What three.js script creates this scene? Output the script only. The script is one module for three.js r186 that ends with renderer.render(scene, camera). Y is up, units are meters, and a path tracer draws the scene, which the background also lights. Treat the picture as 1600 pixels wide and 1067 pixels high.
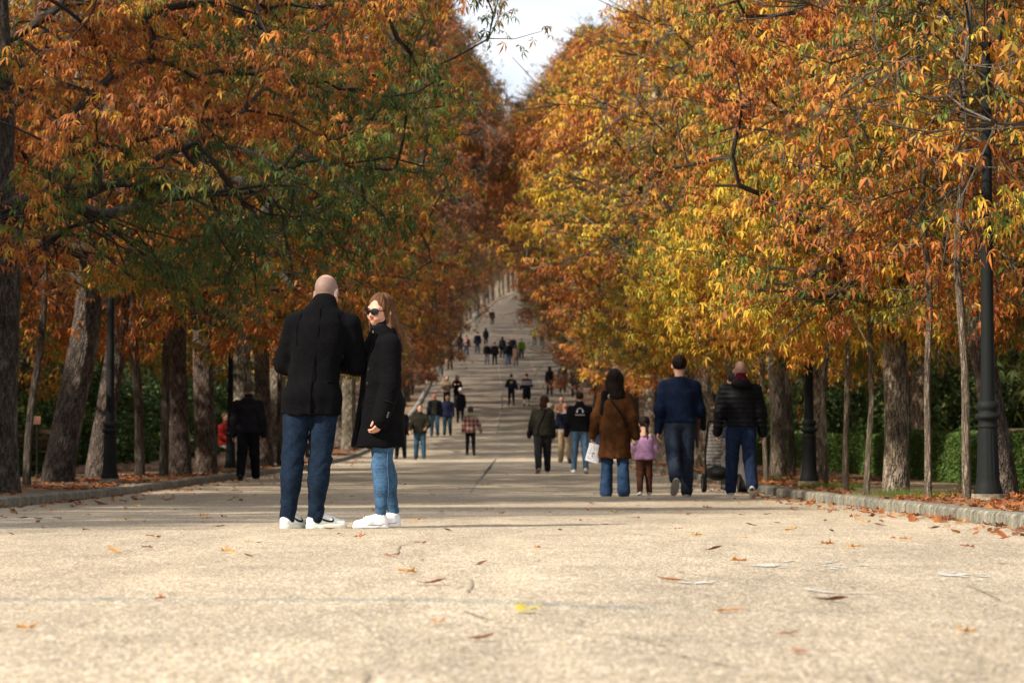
import * as THREE from 'three';
import { mergeGeometries } from 'three/addons/utils/BufferGeometryUtils.js';

// ---------- camera, sky, sun, exposure ----------
const scene = new THREE.Scene();
const FPX = 5000, VPX = 762, VPY = 700, EYE = 0.57;            // focal length and vanishing point, in pixels of the 1600 x 1067 photograph
const camera = new THREE.PerspectiveCamera(2 * Math.atan(533.5 / FPX) * 180 / Math.PI, 1600 / 1067, 0.5, 3000);
camera.position.set(0, EYE, 0);
camera.lookAt((800 - VPX) / FPX * 100, EYE + (VPY - 533.5) / FPX * 100, -100);
camera.focus = 23.2; camera.userData.fStop = 6;
const renderer = new THREE.WebGLRenderer({ antialias: true });
renderer.setSize(1024, 682);
renderer.toneMapping = THREE.LinearToneMapping;
renderer.toneMappingExposure = 1.6;
renderer.shadowMap.enabled = true;
const sunDir = new THREE.Vector3(-0.70, 0.66, 0.50).normalize();     // towards the sun: behind the camera and to its left
const sun = new THREE.DirectionalLight(new THREE.Color(1.0, 0.89, 0.75), 4.9);
sun.position.copy(sunDir).multiplyScalar(200); sun.castShadow = true; sun.shadow.radius = 2.5;
Object.assign(sun.shadow.camera, { left: -90, right: 90, top: 90, bottom: -90, near: 1, far: 500 });
sun.shadow.mapSize.set(4096, 4096);
scene.add(sun); scene.add(sun.target);

// ---------- small maths ----------
function rng(seed) { let a = seed >>> 0; return () => { a = (a + 0x6d2b79f5) | 0; let t = Math.imul(a ^ (a >>> 15), 1 | a); t = (t + Math.imul(t ^ (t >>> 7), 61 | t)) ^ t; return ((t ^ (t >>> 14)) >>> 0) / 4294967296; }; }
const lerp = (a, b, t) => a + (b - a) * t, clamp = (x, a = 0, b = 1) => x < a ? a : x > b ? b : x;
const sstep = (a, b, x) => { const t = clamp((x - a) / (b - a)); return t * t * (3 - 2 * t); };
function h3(x, y, z) { let n = Math.imul(x, 374761393) + Math.imul(y, 668265263) + Math.imul(z, 1440662683); n = Math.imul(n ^ (n >>> 13), 1274126177); return ((n ^ (n >>> 16)) >>> 0) / 4294967296; }
function noise(x, y, z = 0) {
  const i = Math.floor(x), j = Math.floor(y), k = Math.floor(z); let u = x - i, v = y - j, w = z - k;
  u = u * u * (3 - 2 * u); v = v * v * (3 - 2 * v); w = w * w * (3 - 2 * w);
  const a = lerp(lerp(h3(i, j, k), h3(i + 1, j, k), u), lerp(h3(i, j + 1, k), h3(i + 1, j + 1, k), u), v);
  const b = lerp(lerp(h3(i, j, k + 1), h3(i + 1, j, k + 1), u), lerp(h3(i, j + 1, k + 1), h3(i + 1, j + 1, k + 1), u), v);
  return lerp(a, b, w);
}
function fbm(x, y, z = 0, o = 4) { let s = 0, a = 0.5, t = 0; for (let i = 0; i < o; i++) { s += a * noise(x, y, z); t += a; a *= 0.5; x = x * 2.03 + 17.1; y = y * 2.03 + 5.7; z = z * 2.03 + 3.3; } return s / t; }

// a bright, half-clouded sky, the same all round
{
  const W = 1024, H = 512, data = new Float32Array(W * H * 4);
  for (let r = 0; r < H; r++) for (let c = 0; c < W; c++) {
    const el = ((r + 0.5) / H - 0.5) * Math.PI, az = (c + 0.5) / W * 2 * Math.PI;
    const x = Math.cos(az) * Math.cos(el), y = Math.sin(el), z = Math.sin(az) * Math.cos(el);
    const up = Math.max(0, y), t = Math.pow(up, 0.45);
    const blue = [lerp(0.60, 0.13, t), lerp(0.76, 0.27, t), lerp(0.94, 0.60, t)];
    const k = 1.5 / (up + 0.22);
    const n = fbm(x * k * 1.5 + 5.6, z * k * 1.5 + 8.2, y * 4, 5);
    const m = sstep(0.36, 0.52, n), edge = 0.86 + 0.34 * fbm(x * 7, y * 14, z * 7, 3);
    const cl = [1.18 * edge, 1.18 * edge, 1.17 * edge];
    const i = (r * W + c) * 4;
    for (let q = 0; q < 3; q++) data[i + q] = el < 0 ? [0.20, 0.17, 0.13][q] : lerp(blue[q], cl[q], m);
    data[i + 3] = 1;
  }
  const t = new THREE.DataTexture(data, W, H, THREE.RGBAFormat, THREE.FloatType);
  t.mapping = THREE.EquirectangularReflectionMapping; t.magFilter = THREE.LinearFilter; t.minFilter = THREE.LinearFilter; t.needsUpdate = true;
  scene.background = t; scene.environment = t; scene.backgroundIntensity = 0.68; scene.environmentIntensity = 0.68;
}

// ---------- helpers: names, things, meshes ----------
const used = new Map();
function numbered(n) { const k = used.get(n) ?? 0; used.set(n, k + 1); return k ? n + '_' + String(k).padStart(3, '0') : n; }
function thing(name, label, category, [x, y, z] = [0, 0, 0], turn = 0, group) {
  const o = new THREE.Group(); o.name = numbered(name); o.position.set(x, y, z); o.rotation.y = turn;
  o.userData = { label, category }; if (group) o.userData.group = group; scene.add(o); return o;
}
function part(name, geo, mat, parent, extra) {
  const m = new THREE.Mesh(geo, mat); m.name = name; m.castShadow = m.receiveShadow = true; if (extra) Object.assign(m.userData, extra); parent.add(m); return m;
}
function struct(name, geo, mat) { const m = part(numbered(name), geo, mat, scene); m.userData = { kind: 'structure' }; return m; }
class GB {                                                     // collects triangles with colours and uv
  constructor() { this.p = []; this.c = []; this.u = []; this.i = []; }
  v(x, y, z, r = 1, g = 1, b = 1, s = 0, t = 0) { this.p.push(x, y, z); this.c.push(r, g, b); this.u.push(s, t); return this.p.length / 3 - 1; }
  t(a, b, c) { this.i.push(a, b, c); }
  q(a, b, c, d) { this.i.push(a, b, c, a, c, d); }
  build(flat = false) {
    const g = new THREE.BufferGeometry();
    g.setAttribute('position', new THREE.Float32BufferAttribute(this.p, 3)); g.setAttribute('color', new THREE.Float32BufferAttribute(this.c, 3)); g.setAttribute('uv', new THREE.Float32BufferAttribute(this.u, 2));
    g.setIndex(this.p.length / 3 > 65535 ? new THREE.Uint32BufferAttribute(this.i, 1) : new THREE.Uint16BufferAttribute(this.i, 1));
    if (!flat) g.computeVertexNormals(); return g;
  }
}
// a tube through points with radii, into a GB
const _a = new THREE.Vector3(), _b = new THREE.Vector3(), _n = new THREE.Vector3(), _s = new THREE.Vector3(), _t = new THREE.Vector3();
function tube(gb, pts, rad, sides, col, { cap = false, wob = 0, seed = 0, lobes = 0 } = {}) {
  let prev = null; _n.set(0.31, 0.1, 0.94).normalize(); let len = 0;
  for (let i = 0; i < pts.length; i++) {
    const a = pts[Math.max(0, i - 1)], b = pts[Math.min(pts.length - 1, i + 1)];
    _t.subVectors(b, a).normalize(); _n.addScaledVector(_t, -_n.dot(_t)); if (_n.lengthSq() < 1e-6) _n.set(_t.y, _t.z, _t.x); _n.normalize(); _s.crossVectors(_t, _n);
    if (i) len += pts[i].distanceTo(pts[i - 1]);
    const ring = [], r0 = typeof rad === 'function' ? rad(i) : rad[i] ?? rad;
    for (let k = 0; k <= sides; k++) {
      const an = (k % sides) / sides * Math.PI * 2; let r = r0;
      if (wob) r *= 1 + wob * (noise(Math.cos(an) * 1.7 + seed, len * 1.3, Math.sin(an) * 1.7) - 0.5) * 2 + lobes * Math.cos(an * 3 + seed) * 0.05;
      const x = _n.x * Math.cos(an) + _s.x * Math.sin(an), y = _n.y * Math.cos(an) + _s.y * Math.sin(an), z = _n.z * Math.cos(an) + _s.z * Math.sin(an);
      const c = typeof col === 'function' ? col(pts[i].x + x * r, pts[i].y + y * r, pts[i].z + z * r) : col;
      ring.push(gb.v(pts[i].x + x * r, pts[i].y + y * r, pts[i].z + z * r, c[0], c[1], c[2], k / sides, len));
    }
    if (prev) for (let k = 0; k < sides; k++) gb.q(prev[k], prev[k + 1], ring[k + 1], ring[k]);
    if (cap && (i === 0 || i === pts.length - 1)) { const c = gb.v(pts[i].x, pts[i].y, pts[i].z, ...(typeof col === 'function' ? col(pts[i].x, pts[i].y, pts[i].z) : col)); for (let k = 0; k < sides; k++) i ? gb.t(c, ring[k], ring[k + 1]) : gb.t(c, ring[k + 1], ring[k]); }
    prev = ring;
  }
}
function dataTex(n, fn, { srgb = false, rep = 1 } = {}) {
  const d = new Uint8Array(n * n * 4);
  for (let y = 0; y < n; y++) for (let x = 0; x < n; x++) { const c = fn(x / n, y / n, x, y), i = (y * n + x) * 4; d[i] = clamp(c[0]) * 255; d[i + 1] = clamp(c[1]) * 255; d[i + 2] = clamp(c[2]) * 255; d[i + 3] = 255; }
  const t = new THREE.DataTexture(d, n, n); t.magFilter = THREE.LinearFilter; t.minFilter = THREE.LinearMipmapLinearFilter; t.generateMipmaps = true; t.wrapS = t.wrapT = THREE.RepeatWrapping; t.repeat.set(rep, rep);
  if (srgb) t.colorSpace = THREE.SRGBColorSpace; t.needsUpdate = true; return t;
}
// tileable noise on a unit square
function tnoise(u, v, f, seed = 0) {
  const x = u * f, y = v * f, i = Math.floor(x), j = Math.floor(y); let a = x - i, b = y - j; a = a * a * (3 - 2 * a); b = b * b * (3 - 2 * b);
  const m = (k) => ((k % f) + f) % f, H = (p, q) => h3(m(p), m(q), seed + f);
  return lerp(lerp(H(i, j), H(i + 1, j), a), lerp(H(i, j + 1), H(i + 1, j + 1), a), b);
}
const std = (o) => new THREE.MeshStandardMaterial(o), lin = (r, g, b) => new THREE.Color().setRGB(r, g, b);

// ---------- the lie of the land: level near the camera, then a long climb ----------
const PROF = [[-200, 0], [0, 0], [22, 0], [30, -0.02], [41, -0.05], [55, -0.02], [70, 0.02], [85, 0.08], [105, 0.32], [122, 0.8], [150, 1.9], [172, 2.95], [196, 4.35], [243, 7.1], [263, 8.35], [333, 12.9], [450, 21.3], [600, 33], [700, 38], [900, 40], [3000, 40]];
function prof(d) {
  let k = 0; while (k < PROF.length - 2 && PROF[k + 1][0] < d) k++;
  const [x0, y0] = PROF[k], [x1, y1] = PROF[k + 1], sl = (i) => i <= 0 || i >= PROF.length - 1 ? 0 : (PROF[i + 1][1] - PROF[i - 1][1]) / (PROF[i + 1][0] - PROF[i - 1][0]);
  const h = x1 - x0, t = clamp((d - x0) / h), m0 = sl(k) * h, m1 = sl(k + 1) * h, t2 = t * t, t3 = t2 * t;
  return (2 * t3 - 3 * t2 + 1) * y0 + (t3 - 2 * t2 + t) * m0 + (-2 * t3 + 3 * t2) * y1 + (t3 - t2) * m1;
}
// the avenue veers slightly as it climbs
const BEND = [[-200, 0], [45, 0], [80, 0.25], [120, 0.85], [160, 1.2], [250, 1.4], [340, 2.4], [450, 6.2], [520, 12], [600, 22], [700, 36], [3000, 36]];
function bend(d) { let k = 0; while (k < BEND.length - 2 && BEND[k + 1][0] < d) k++; const [a, b] = BEND[k], [c, e] = BEND[k + 1], t = clamp((d - a) / (c - a)); return lerp(b, e, t); }
const LK = -4.82, RK = 3.72, VERGE = 0.09;                    // the road's two edges; the earth behind the kerbs
const verge = (x0, d, x = x0 - bend(d)) => prof(d) + VERGE + 0.07 * (noise(x * 0.7, d * 0.35, 2) - 0.4) * sstep(0.2, 1.2, Math.min(Math.abs(x - LK), Math.abs(x - RK)));
// where on the road a foot seen at pixel (px, py) stands
function footAt(px, py) {
  let lo = 5, hi = 700; for (let i = 0; i < 60; i++) { const m = (lo + hi) / 2, y = VPY - (prof(m) - EYE) * FPX / m; if (y > py) lo = m; else hi = m; }
  return at(px, (lo + hi) / 2);
}
function at(px, d) { return [(px - VPX) * d / FPX, prof(d), -d]; }
// ---------- ground, road, kerbs ----------
const grain = dataTex(1024, (u, v) => {                       // pale stone chips bound in tan asphalt, 1.6 m a tile
  const f = tnoise(u, v, 512, 1), g = tnoise(u, v, 256, 2), m = tnoise(u, v, 96, 5), l = tnoise(u, v, 16, 3), b = tnoise(u, v, 5, 4);
  let s = 0.70 + 0.40 * (f - 0.5) + 0.36 * (g - 0.5) + 0.10 * (m - 0.5) + 0.08 * (l - 0.5) + 0.06 * (b - 0.5);
  if (g > 0.86) s += 0.10; if (f < 0.10) s -= 0.10;
  return [s * 1.03, s * 0.965, s * (0.86 + 0.07 * (m - 0.5))];
}, { srgb: true });
const grainBump = dataTex(512, (u, v) => { const s = 0.5 + 0.6 * (tnoise(u, v, 256, 1) - 0.5) + 0.4 * (tnoise(u, v, 128, 2) - 0.5); return [s, s, s]; });
const roadMat = std({ map: grain, bumpMap: grainBump, bumpScale: 0.004, vertexColors: true, roughness: 0.93 });
function sheet(xs, ds, hf, cf, uvs = 1.6, stretch = 1) {
  const g = new GB(), n = xs.length;
  for (const d of ds) for (const x of xs) { const c = cf(x, d); g.v(x + bend(d), hf(x, d), -d, c[0], c[1], c[2], x / uvs + 0.13 * Math.sin(d * 0.05), d / uvs * stretch); }
  for (let j = 0; j < ds.length - 1; j++) for (let i = 0; i < n - 1; i++) g.q(j * n + i, j * n + i + 1, (j + 1) * n + i + 1, (j + 1) * n + i);
  return g.build();
}
const span = (a, b, n) => Array.from({ length: n + 1 }, (_, i) => lerp(a, b, i / n));
const pix = (px, py) => { const [x, , z] = footAt(px, py); return [x, -z]; };
const STRIP = [[-1500, 940], [-60, 938], [300, 936], [600, 936], [900, 946], [1200, 958], [1660, 977], [3000, 1010]].map((q) => pix(...q));
const stripAt = (x) => { let k = 0; while (k < STRIP.length - 2 && STRIP[k + 1][0] < x) k++; const t = clamp((x - STRIP[k][0]) / (STRIP[k + 1][0] - STRIP[k][0])); return lerp(STRIP[k][1], STRIP[k + 1][1], t); };
const roadTone = (x, d) => {
  // worn patches, tyre-dark bands and stains of the surface
  let s = 0.90 + 0.26 * (fbm(x * 0.35, d * 0.12, 7) - 0.5) + 0.22 * (fbm(x * 1.7, d * 0.6, 9) - 0.5);
  const st = sstep(0.60, 0.72, fbm(x * 0.8 + 4, d * 0.16, 3)); s *= 1 - 0.16 * st;
  const farShade = sstep(118, 165, d + 25 * (noise(x * 0.4, d * 0.03, 5) - 0.5));       // tree shade over the climb, painted into the road colour as a darker tone
  const w = noise(x * 0.5, d * 0.2, 31);
  let tr = 1, tg = 1, tb = 1;
  if (d > 10 && d < 14.5) {                                   // an old trench across the road: pale fill, broken by bluish-grey smears of bitumen
    const o = d - stripAt(x) + 0.10 * (fbm(x * 1.3, 2, 5) - 0.5), e = Math.abs(o + 0.05) / (0.26 + 0.14 * (fbm(x * 2.1, d * 1.5, 15) - 0.5));
    const fill = sstep(1.15, 0.85, e), sm = sstep(0.45, 0.54, fbm(x * 0.75 + 3, 1, 8, 2)) * sstep(0.20, 0.08, Math.abs(o - 0.06 + 0.16 * (noise(x * 1.7, 4, 4) - 0.5))) * (0.55 + 0.7 * noise(x * 9, d * 6, 3));
    tr = 1 + 0.03 * fill - 0.34 * sm; tg = 1 + 0.05 * fill - 0.27 * sm; tb = 1 + 0.06 * fill - 0.19 * sm;
    const rim = sstep(0.03, 0.0, Math.abs(o + 0.30)) * sstep(0.45, 0.6, noise(x * 2.3, 9, 1)); tr -= 0.12 * rim; tg -= 0.12 * rim; tb -= 0.11 * rim;
  }
  return [tr, tg, tb].map((q, i) => q * [s * lerp(0.80, 0.36, farShade), s * lerp(0.745 + 0.02 * w, 0.33, farShade), s * lerp(0.665 + 0.03 * w, 0.305, farShade)][i]);
};
{
  const ds = [...span(-40, 4, 22), ...span(4.2, 10.6, 32), ...span(10.65, 14, 67), ...span(14.2, 48, 169), ...span(48.5, 130, 140), ...span(131, 640, 200)];
  const xs = span(LK - 0.03, RK + 0.03, 110);
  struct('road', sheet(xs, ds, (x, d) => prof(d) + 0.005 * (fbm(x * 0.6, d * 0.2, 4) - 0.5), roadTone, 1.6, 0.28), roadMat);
}
const earthTex = dataTex(512, (u, v) => { const s = 0.62 + 0.5 * (tnoise(u, v, 128, 7) - 0.5) + 0.4 * (tnoise(u, v, 32, 8) - 0.5) + 0.25 * (tnoise(u, v, 8, 9) - 0.5); return [s, s * 0.93, s * 0.84]; }, { srgb: true });
const earthMat = std({ map: earthTex, bumpMap: earthTex, bumpScale: 0.02, vertexColors: true, roughness: 1 });
{
  const tone = (x, d) => { const n = fbm(x * 0.5, d * 0.2, 12), p = sstep(0.48, 0.6, fbm(x * 0.25 + 3, d * 0.09, 2)); return [lerp(0.36, 0.62, p) * (0.7 + n * 0.6), lerp(0.25, 0.50, p) * (0.7 + n * 0.6), lerp(0.17, 0.36, p) * (0.7 + n * 0.6)]; };
  const ds = [...span(-60, 10, 14), ...span(11, 140, 150), ...span(142, 700, 180), 800, 1000, 1400, 2200];
  const left = [-900, -400, -200, -100, -60, ...span(-45, -20, 8), ...span(-19, LK - 0.19, 26)], right = [...span(RK + 0.19, 19, 26), ...span(20, 45, 8), 60, 100, 200, 400, 900];
  const under = (x, d) => verge(x + bend(d), d);
  const L = sheet(left, ds, under, tone, 2), R = sheet(right, ds, under, tone, 2);
  const mid = sheet([LK - 0.19, -2, 2, RK + 0.19], ds, (x, d) => prof(d) - (d > 639 ? -0.02 : 0.06), tone, 2);
  struct('ground', mergeGeometries([L, R, mid]), earthMat);
}
// kerb stones, each one a block with worn edges
const graniteTex = dataTex(256, (u, v) => { const s = 0.78 + 0.6 * (tnoise(u, v, 128, 11) - 0.5) + 0.3 * (tnoise(u, v, 32, 12) - 0.5) + 0.3 * (tnoise(u, v, 6, 13) - 0.5); return [s * 1.0, s * 0.99, s * 0.94]; }, { srgb: true });
function kerbGeo(seed, len = 0.996) {
  const g = new GB(), w = 0.17, hh = 0.105, R = rng(seed), segs = 6, prof2 = [[-w / 2, -0.1], [-w / 2, hh - 0.012], [-w / 2 + 0.014, hh], [w / 2 - 0.02, hh], [w / 2, hh - 0.02], [w / 2, -0.1]];
  const rings = [];
  for (let i = 0; i <= segs; i++) { const z = lerp(-len / 2, len / 2, i / segs), e = i === 0 || i === segs ? 0.003 : 0; rings.push(prof2.map(([x, y], k) => { const j = (noise(z * 6 + seed * 9, k * 3.1, seed) - 0.5) * 0.008; const t = 0.85 + 0.2 * noise(z * 4, k, seed * 3); return g.v(x * (1 - e * 4) + j, y - (k > 0 && k < 5 ? e : 0) + j * 0.6, z, t, t, t * 0.97, z * 1.5 + seed * 0.37, x * 1.5 + y * 1.5); })); }
  for (let i = 0; i < segs; i++) for (let k = 0; k < 5; k++) g.q(rings[i][k], rings[i][k + 1], rings[i + 1][k + 1], rings[i + 1][k]);
  for (const [r, f] of [[rings[0], 0], [rings[segs], 1]]) for (let k = 1; k < 5; k++) f ? g.t(r[0], r[k], r[k + 1]) : g.t(r[0], r[k + 1], r[k]);
  return g.build();
}
{
  const geos = Array.from({ length: 6 }, (_, i) => kerbGeo(i + 1));
  const mats = [[0.31, 0.30, 0.265], [0.27, 0.26, 0.235], [0.34, 0.325, 0.285]].map((c) => std({ map: graniteTex, bumpMap: graniteTex, bumpScale: 0.006, vertexColors: true, roughness: 0.85, color: lin(...c) }));
  const R = rng(44);
  for (const side of [-1, 1]) {
    const k = new THREE.Group(); k.name = numbered('kerb'); k.userData = { kind: 'structure' }; scene.add(k);
    const far = [];
    for (let d = 14; d < 620; d += 1.0) {
      const x = (side < 0 ? LK - 0.085 : RK + 0.085) + bend(d), sl = Math.atan2(prof(d + 0.5) - prof(d - 0.5), 1);
      const o = new THREE.Object3D(); o.position.set(x + (R() - 0.5) * 0.010, prof(d) + (R() - 0.5) * 0.008, -d); o.rotation.set(sl, side < 0 ? 0 : Math.PI, 0); if (side > 0) o.rotation.x = -sl; o.rotation.y += (R() - 0.5) * 0.02 - Math.atan(bend(d + 0.5) - bend(d - 0.5));
      const gi = geos[Math.floor(R() * 6)], mi = mats[Math.floor(R() * 3)];
      if (d < 150) { const m = part('kerb_stone', gi, mi, k); m.position.copy(o.position); m.rotation.copy(o.rotation); }
      else { o.updateMatrix(); far.push(gi.clone().applyMatrix4(o.matrix)); }
    }
    part('distant_kerb_stones', mergeGeometries(far), mats[0], k, { kind: 'stuff' });
  }
}
// repair strip, cracks and flaked paint on the road
function ragged(outline, seed, y = 0.005) {                    // a thin irregular skin on the road: outline [[x, d] ...]
  const sh = new THREE.Shape(outline.map(([x, d]) => new THREE.Vector2(x, d))), g = new THREE.ShapeGeometry(sh), p = g.attributes.position, u = g.attributes.uv;
  for (let i = 0; i < p.count; i++) { const x = p.getX(i), d = p.getY(i); p.setXYZ(i, x + bend(d), prof(d) + y + 0.005 * (fbm(x * 0.6, d * 0.2, 4) - 0.5), -d); u.setXY(i, x / 1.1, d / 1.1); }
  g.computeVertexNormals(); return g;
}
function strip(points, w, seed, rough = 0.5) {                // a band along points, [x, d, width factor], with wandering edges
  const cv = new THREE.CatmullRomCurve3(points.map(([x, d]) => new THREE.Vector3(x, 0, d))), n = Math.max(12, points.length * 14), a = [], b = [];
  for (let i = 0; i <= n; i++) { const t = i / n, p = cv.getPoint(t), tg = cv.getTangent(t), k = Math.min(1, Math.min(i, n - i) / 3 + 0.15); const e1 = w * k * (1 + rough * (noise(i * 0.8, seed, 1) - 0.5) * 2), e2 = w * k * (1 + rough * (noise(i * 0.8, seed, 7) - 0.5) * 2); a.push([p.x - tg.z * e1, p.z + tg.x * e1]); b.push([p.x + tg.z * e2, p.z - tg.x * e2]); }
  return ragged([...a, ...b.reverse()], seed);
}
{
  const road = scene.getObjectByName('road');
  const pm = (c, r = 0.9) => std({ map: grain, bumpMap: grainBump, bumpScale: 0.003, color: lin(...c), roughness: r });
  const grey = pm([0.62, 0.64, 0.62]), pale = pm([0.84, 0.78, 0.68]), dark = pm([0.52, 0.55, 0.56]), crack = std({ color: lin(0.22, 0.175, 0.12), roughness: 1 }), white = std({ color: lin(0.48, 0.46, 0.41), roughness: 0.9 });
  const line = (pts, w, s, r) => strip(pts.map((q) => pix(...q)), w, s, r);
  const cracks = [[[1020, 1016], [1090, 1030], [1155, 1045]], [[880, 986], [960, 992], [1040, 1010]], [[722, 954], [770, 970], [800, 974]], [[735, 905], [738, 915], [730, 927]], [[1510, 915], [1535, 925], [1565, 940]], [[570, 1048], [575, 1058], [568, 1066]], [[1050, 893], [1150, 905], [1300, 911], [1460, 914]], [[200, 848], [340, 846], [470, 850]], [[880, 836], [960, 834], [1040, 840]], [[1400, 858], [1450, 860], [1510, 860]], [[900, 912], [1000, 915], [1100, 922]], [[185, 880], [420, 884]], [[1080, 1056], [1300, 1060], [1560, 1062]], [[620, 868], [640, 850], [700, 846]]];
  cracks.forEach((c, i) => part('crack', line(c, i < 3 ? 0.0035 : i < 6 ? 0.004 : 0.005, 20 + i, 0.9), crack, road));
  part('joint_line', line([[735, 772], [742, 740], [748, 715]], 0.02, 51, 0.3), dark, road);
  part('joint_line', strip([[-0.55, 118], [-0.6, 150], [-0.45, 185], [-0.6, 240]], 0.03, 52, 0.3), dark, road);
  part('joint_line', strip([[2.0, 175], [1.95, 215], [1.9, 260]], 0.03, 53, 0.3), dark, road);
  const R = rng(5);
  const flakes = (px, py, w, h, n) => { for (let i = 0; i < n; i++) { const c = pix(px + (R() - 0.5) * w, py + (R() - 0.5) * h), r = 0.008 + R() * R() * 0.028, o = []; for (let k = 0; k < 9; k++) { const a = k / 9 * 6.283, q = r * (0.45 + R() * 0.8); o.push([c[0] + Math.cos(a) * q * 1.6, c[1] + Math.sin(a) * q * 4.5]); } part('paint_flake', ragged(o, i, 0.004), white, road); } };
  flakes(1290, 884, 160, 16, 22); flakes(1500, 902, 100, 16, 14); flakes(1080, 912, 70, 14, 7);
  part('paint_remnant', line([[1258, 921], [1285, 926], [1320, 928], [1370, 928]], 0.014, 31, 0.9), white, road);
  part('paint_remnant', line([[1200, 883], [1206, 886], [1212, 886]], 0.05, 33, 0.9), white, road);
}
// ---------- horse chestnuts in autumn ----------
const barkTex = dataTex(512, (u, v) => { const s = 0.74 + 0.5 * (tnoise(u, v, 64, 21) - 0.5) + 0.5 * (tnoise(u, v * 0.5, 32, 22) - 0.5) + 0.45 * (tnoise(u, v, 10, 23) - 0.5); return [s, s * 0.97, s * 0.92]; }, { srgb: true });
barkTex.repeat.set(2, 0.8);
const barkMat = std({ map: barkTex, bumpMap: barkTex, bumpScale: 0.03, vertexColors: true, roughness: 0.95 });
const leafMat = new THREE.MeshPhysicalMaterial({ vertexColors: true, roughness: 0.75, transmission: 0.38, thickness: 0, side: THREE.DoubleSide, specularIntensity: 0.35 });
leafMat.name = 'leaf';
const V = (x, y, z) => new THREE.Vector3(x, y, z);
// palettes: [weight, base colour, tip colour], linear
const RUST = [[5, [0.44, 0.15, 0.035], [0.36, 0.10, 0.025]], [4, [0.50, 0.20, 0.035], [0.42, 0.12, 0.025]], [2, [0.50, 0.30, 0.05], [0.46, 0.15, 0.03]], [2, [0.26, 0.11, 0.04], [0.22, 0.08, 0.03]]];
const DULL = [[4, [0.30, 0.115, 0.045], [0.25, 0.085, 0.035]], [4, [0.36, 0.155, 0.05], [0.30, 0.10, 0.035]], [2, [0.22, 0.105, 0.055], [0.19, 0.085, 0.045]], [1, [0.44, 0.23, 0.05], [0.38, 0.14, 0.035]]];
const ORANGE = [[4, [0.60, 0.31, 0.04], [0.56, 0.19, 0.03]], [4, [0.58, 0.40, 0.05], [0.58, 0.24, 0.03]], [2, [0.42, 0.38, 0.05], [0.55, 0.26, 0.03]], [2, [0.48, 0.16, 0.03], [0.36, 0.10, 0.02]]];
const YELLOW = [[5, [0.70, 0.50, 0.05], [0.68, 0.42, 0.04]], [3, [0.52, 0.48, 0.06], [0.62, 0.44, 0.04]], [2, [0.26, 0.32, 0.05], [0.42, 0.36, 0.05]], [2, [0.60, 0.30, 0.04], [0.50, 0.18, 0.03]]];
const GREEN = [[4, [0.10, 0.17, 0.03], [0.13, 0.17, 0.03]], [3, [0.17, 0.22, 0.035], [0.24, 0.20, 0.03]], [2, [0.30, 0.28, 0.04], [0.34, 0.20, 0.03]], [1, [0.42, 0.26, 0.04], [0.36, 0.13, 0.03]]];
const DEEP = [[5, [0.05, 0.10, 0.025], [0.06, 0.10, 0.025]], [3, [0.08, 0.13, 0.03], [0.10, 0.12, 0.03]], [1, [0.14, 0.14, 0.03], [0.18, 0.13, 0.03]]];
function pick(pal, r) { let t = 0; for (const p of pal) t += p[0]; let k = r * t; for (const p of pal) { k -= p[0]; if (k <= 0) return p; } return pal[0]; }
// one palmate leaf into gb. m: frame (position, x = pointing direction, y = upper side)
const _m = new THREE.Matrix4(), _x = new THREE.Vector3(), _y = new THREE.Vector3(), _z = new THREE.Vector3(), _q = new THREE.Vector3();
function palmate(gb, pos, dir, up, size, entry, R, detail) {
  _x.copy(dir).normalize(); _y.copy(up).addScaledVector(_x, -up.dot(_x)).normalize(); _z.crossVectors(_x, _y); const X = _x.clone(), Y = _y.clone(), Z = _z.clone();
  const n = detail > 1 ? 5 + Math.floor(R() * 3) : detail ? 5 : 4, dry = R(), droop = 0.25 + 0.5 * R() + dry * 0.2, wid = (0.165 - 0.075 * dry * dry) * (detail ? 1 : 1.3), tone = 0.72 + R() * 0.56;
  const [, A, B] = entry;
  const put = (l, s, lift, ca, sa, len, t) => {               // l along the leaflet, s sideways, lift off its plane
    const a = l * ca - s * sa, b = l * sa + s * ca, dr = -droop * (l * l) / len * 1.0 + lift;
    _q.copy(pos).addScaledVector(X, a).addScaledVector(Z, b).addScaledVector(Y, dr); _q.y -= 0.25 * l * l / len;
    const k = tone * (0.80 + R() * 0.40);
    return gb.v(_q.x, _q.y, _q.z, lerp(A[0], B[0], t) * k, lerp(A[1], B[1], t) * k, lerp(A[2], B[2], t) * k);
  };
  for (let i = 0; i < n; i++) {
    const f = n > 1 ? i / (n - 1) * 2 - 1 : 0, an = f * (1.75 + 0.3 * R()), len = size * (1 - 0.42 * Math.abs(f)) * (0.85 + 0.3 * R()), ca = Math.cos(an), sa = Math.sin(an), w = len * wid * (0.9 + 0.3 * R());
    const b = put(0, 0, 0, ca, sa, len, 0), t = put(len, (R() - 0.5) * w * 2.2, (R() - 0.6) * len * 0.35, ca, sa, len, 1), fold = w * (0.15 + 0.9 * R() * dry), fold2 = w * (R() * 1.2 - 0.2);
    if (detail) { const l = put(len * 0.6, w, fold, ca, sa, len, 0.6), c = put(len * 0.58, 0, 0, ca, sa, len, 0.35), r = put(len * 0.6, -w, fold2, ca, sa, len, 0.6); gb.t(b, l, c); gb.t(b, c, r); gb.t(l, t, c); gb.t(c, t, r); }
    else { const l = put(len * 0.6, w, fold * 0.5, ca, sa, len, 0.6), r = put(len * 0.6, -w, fold * 0.5, ca, sa, len, 0.6); gb.t(b, l, r); gb.t(l, t, r); }
  }
}
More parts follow.
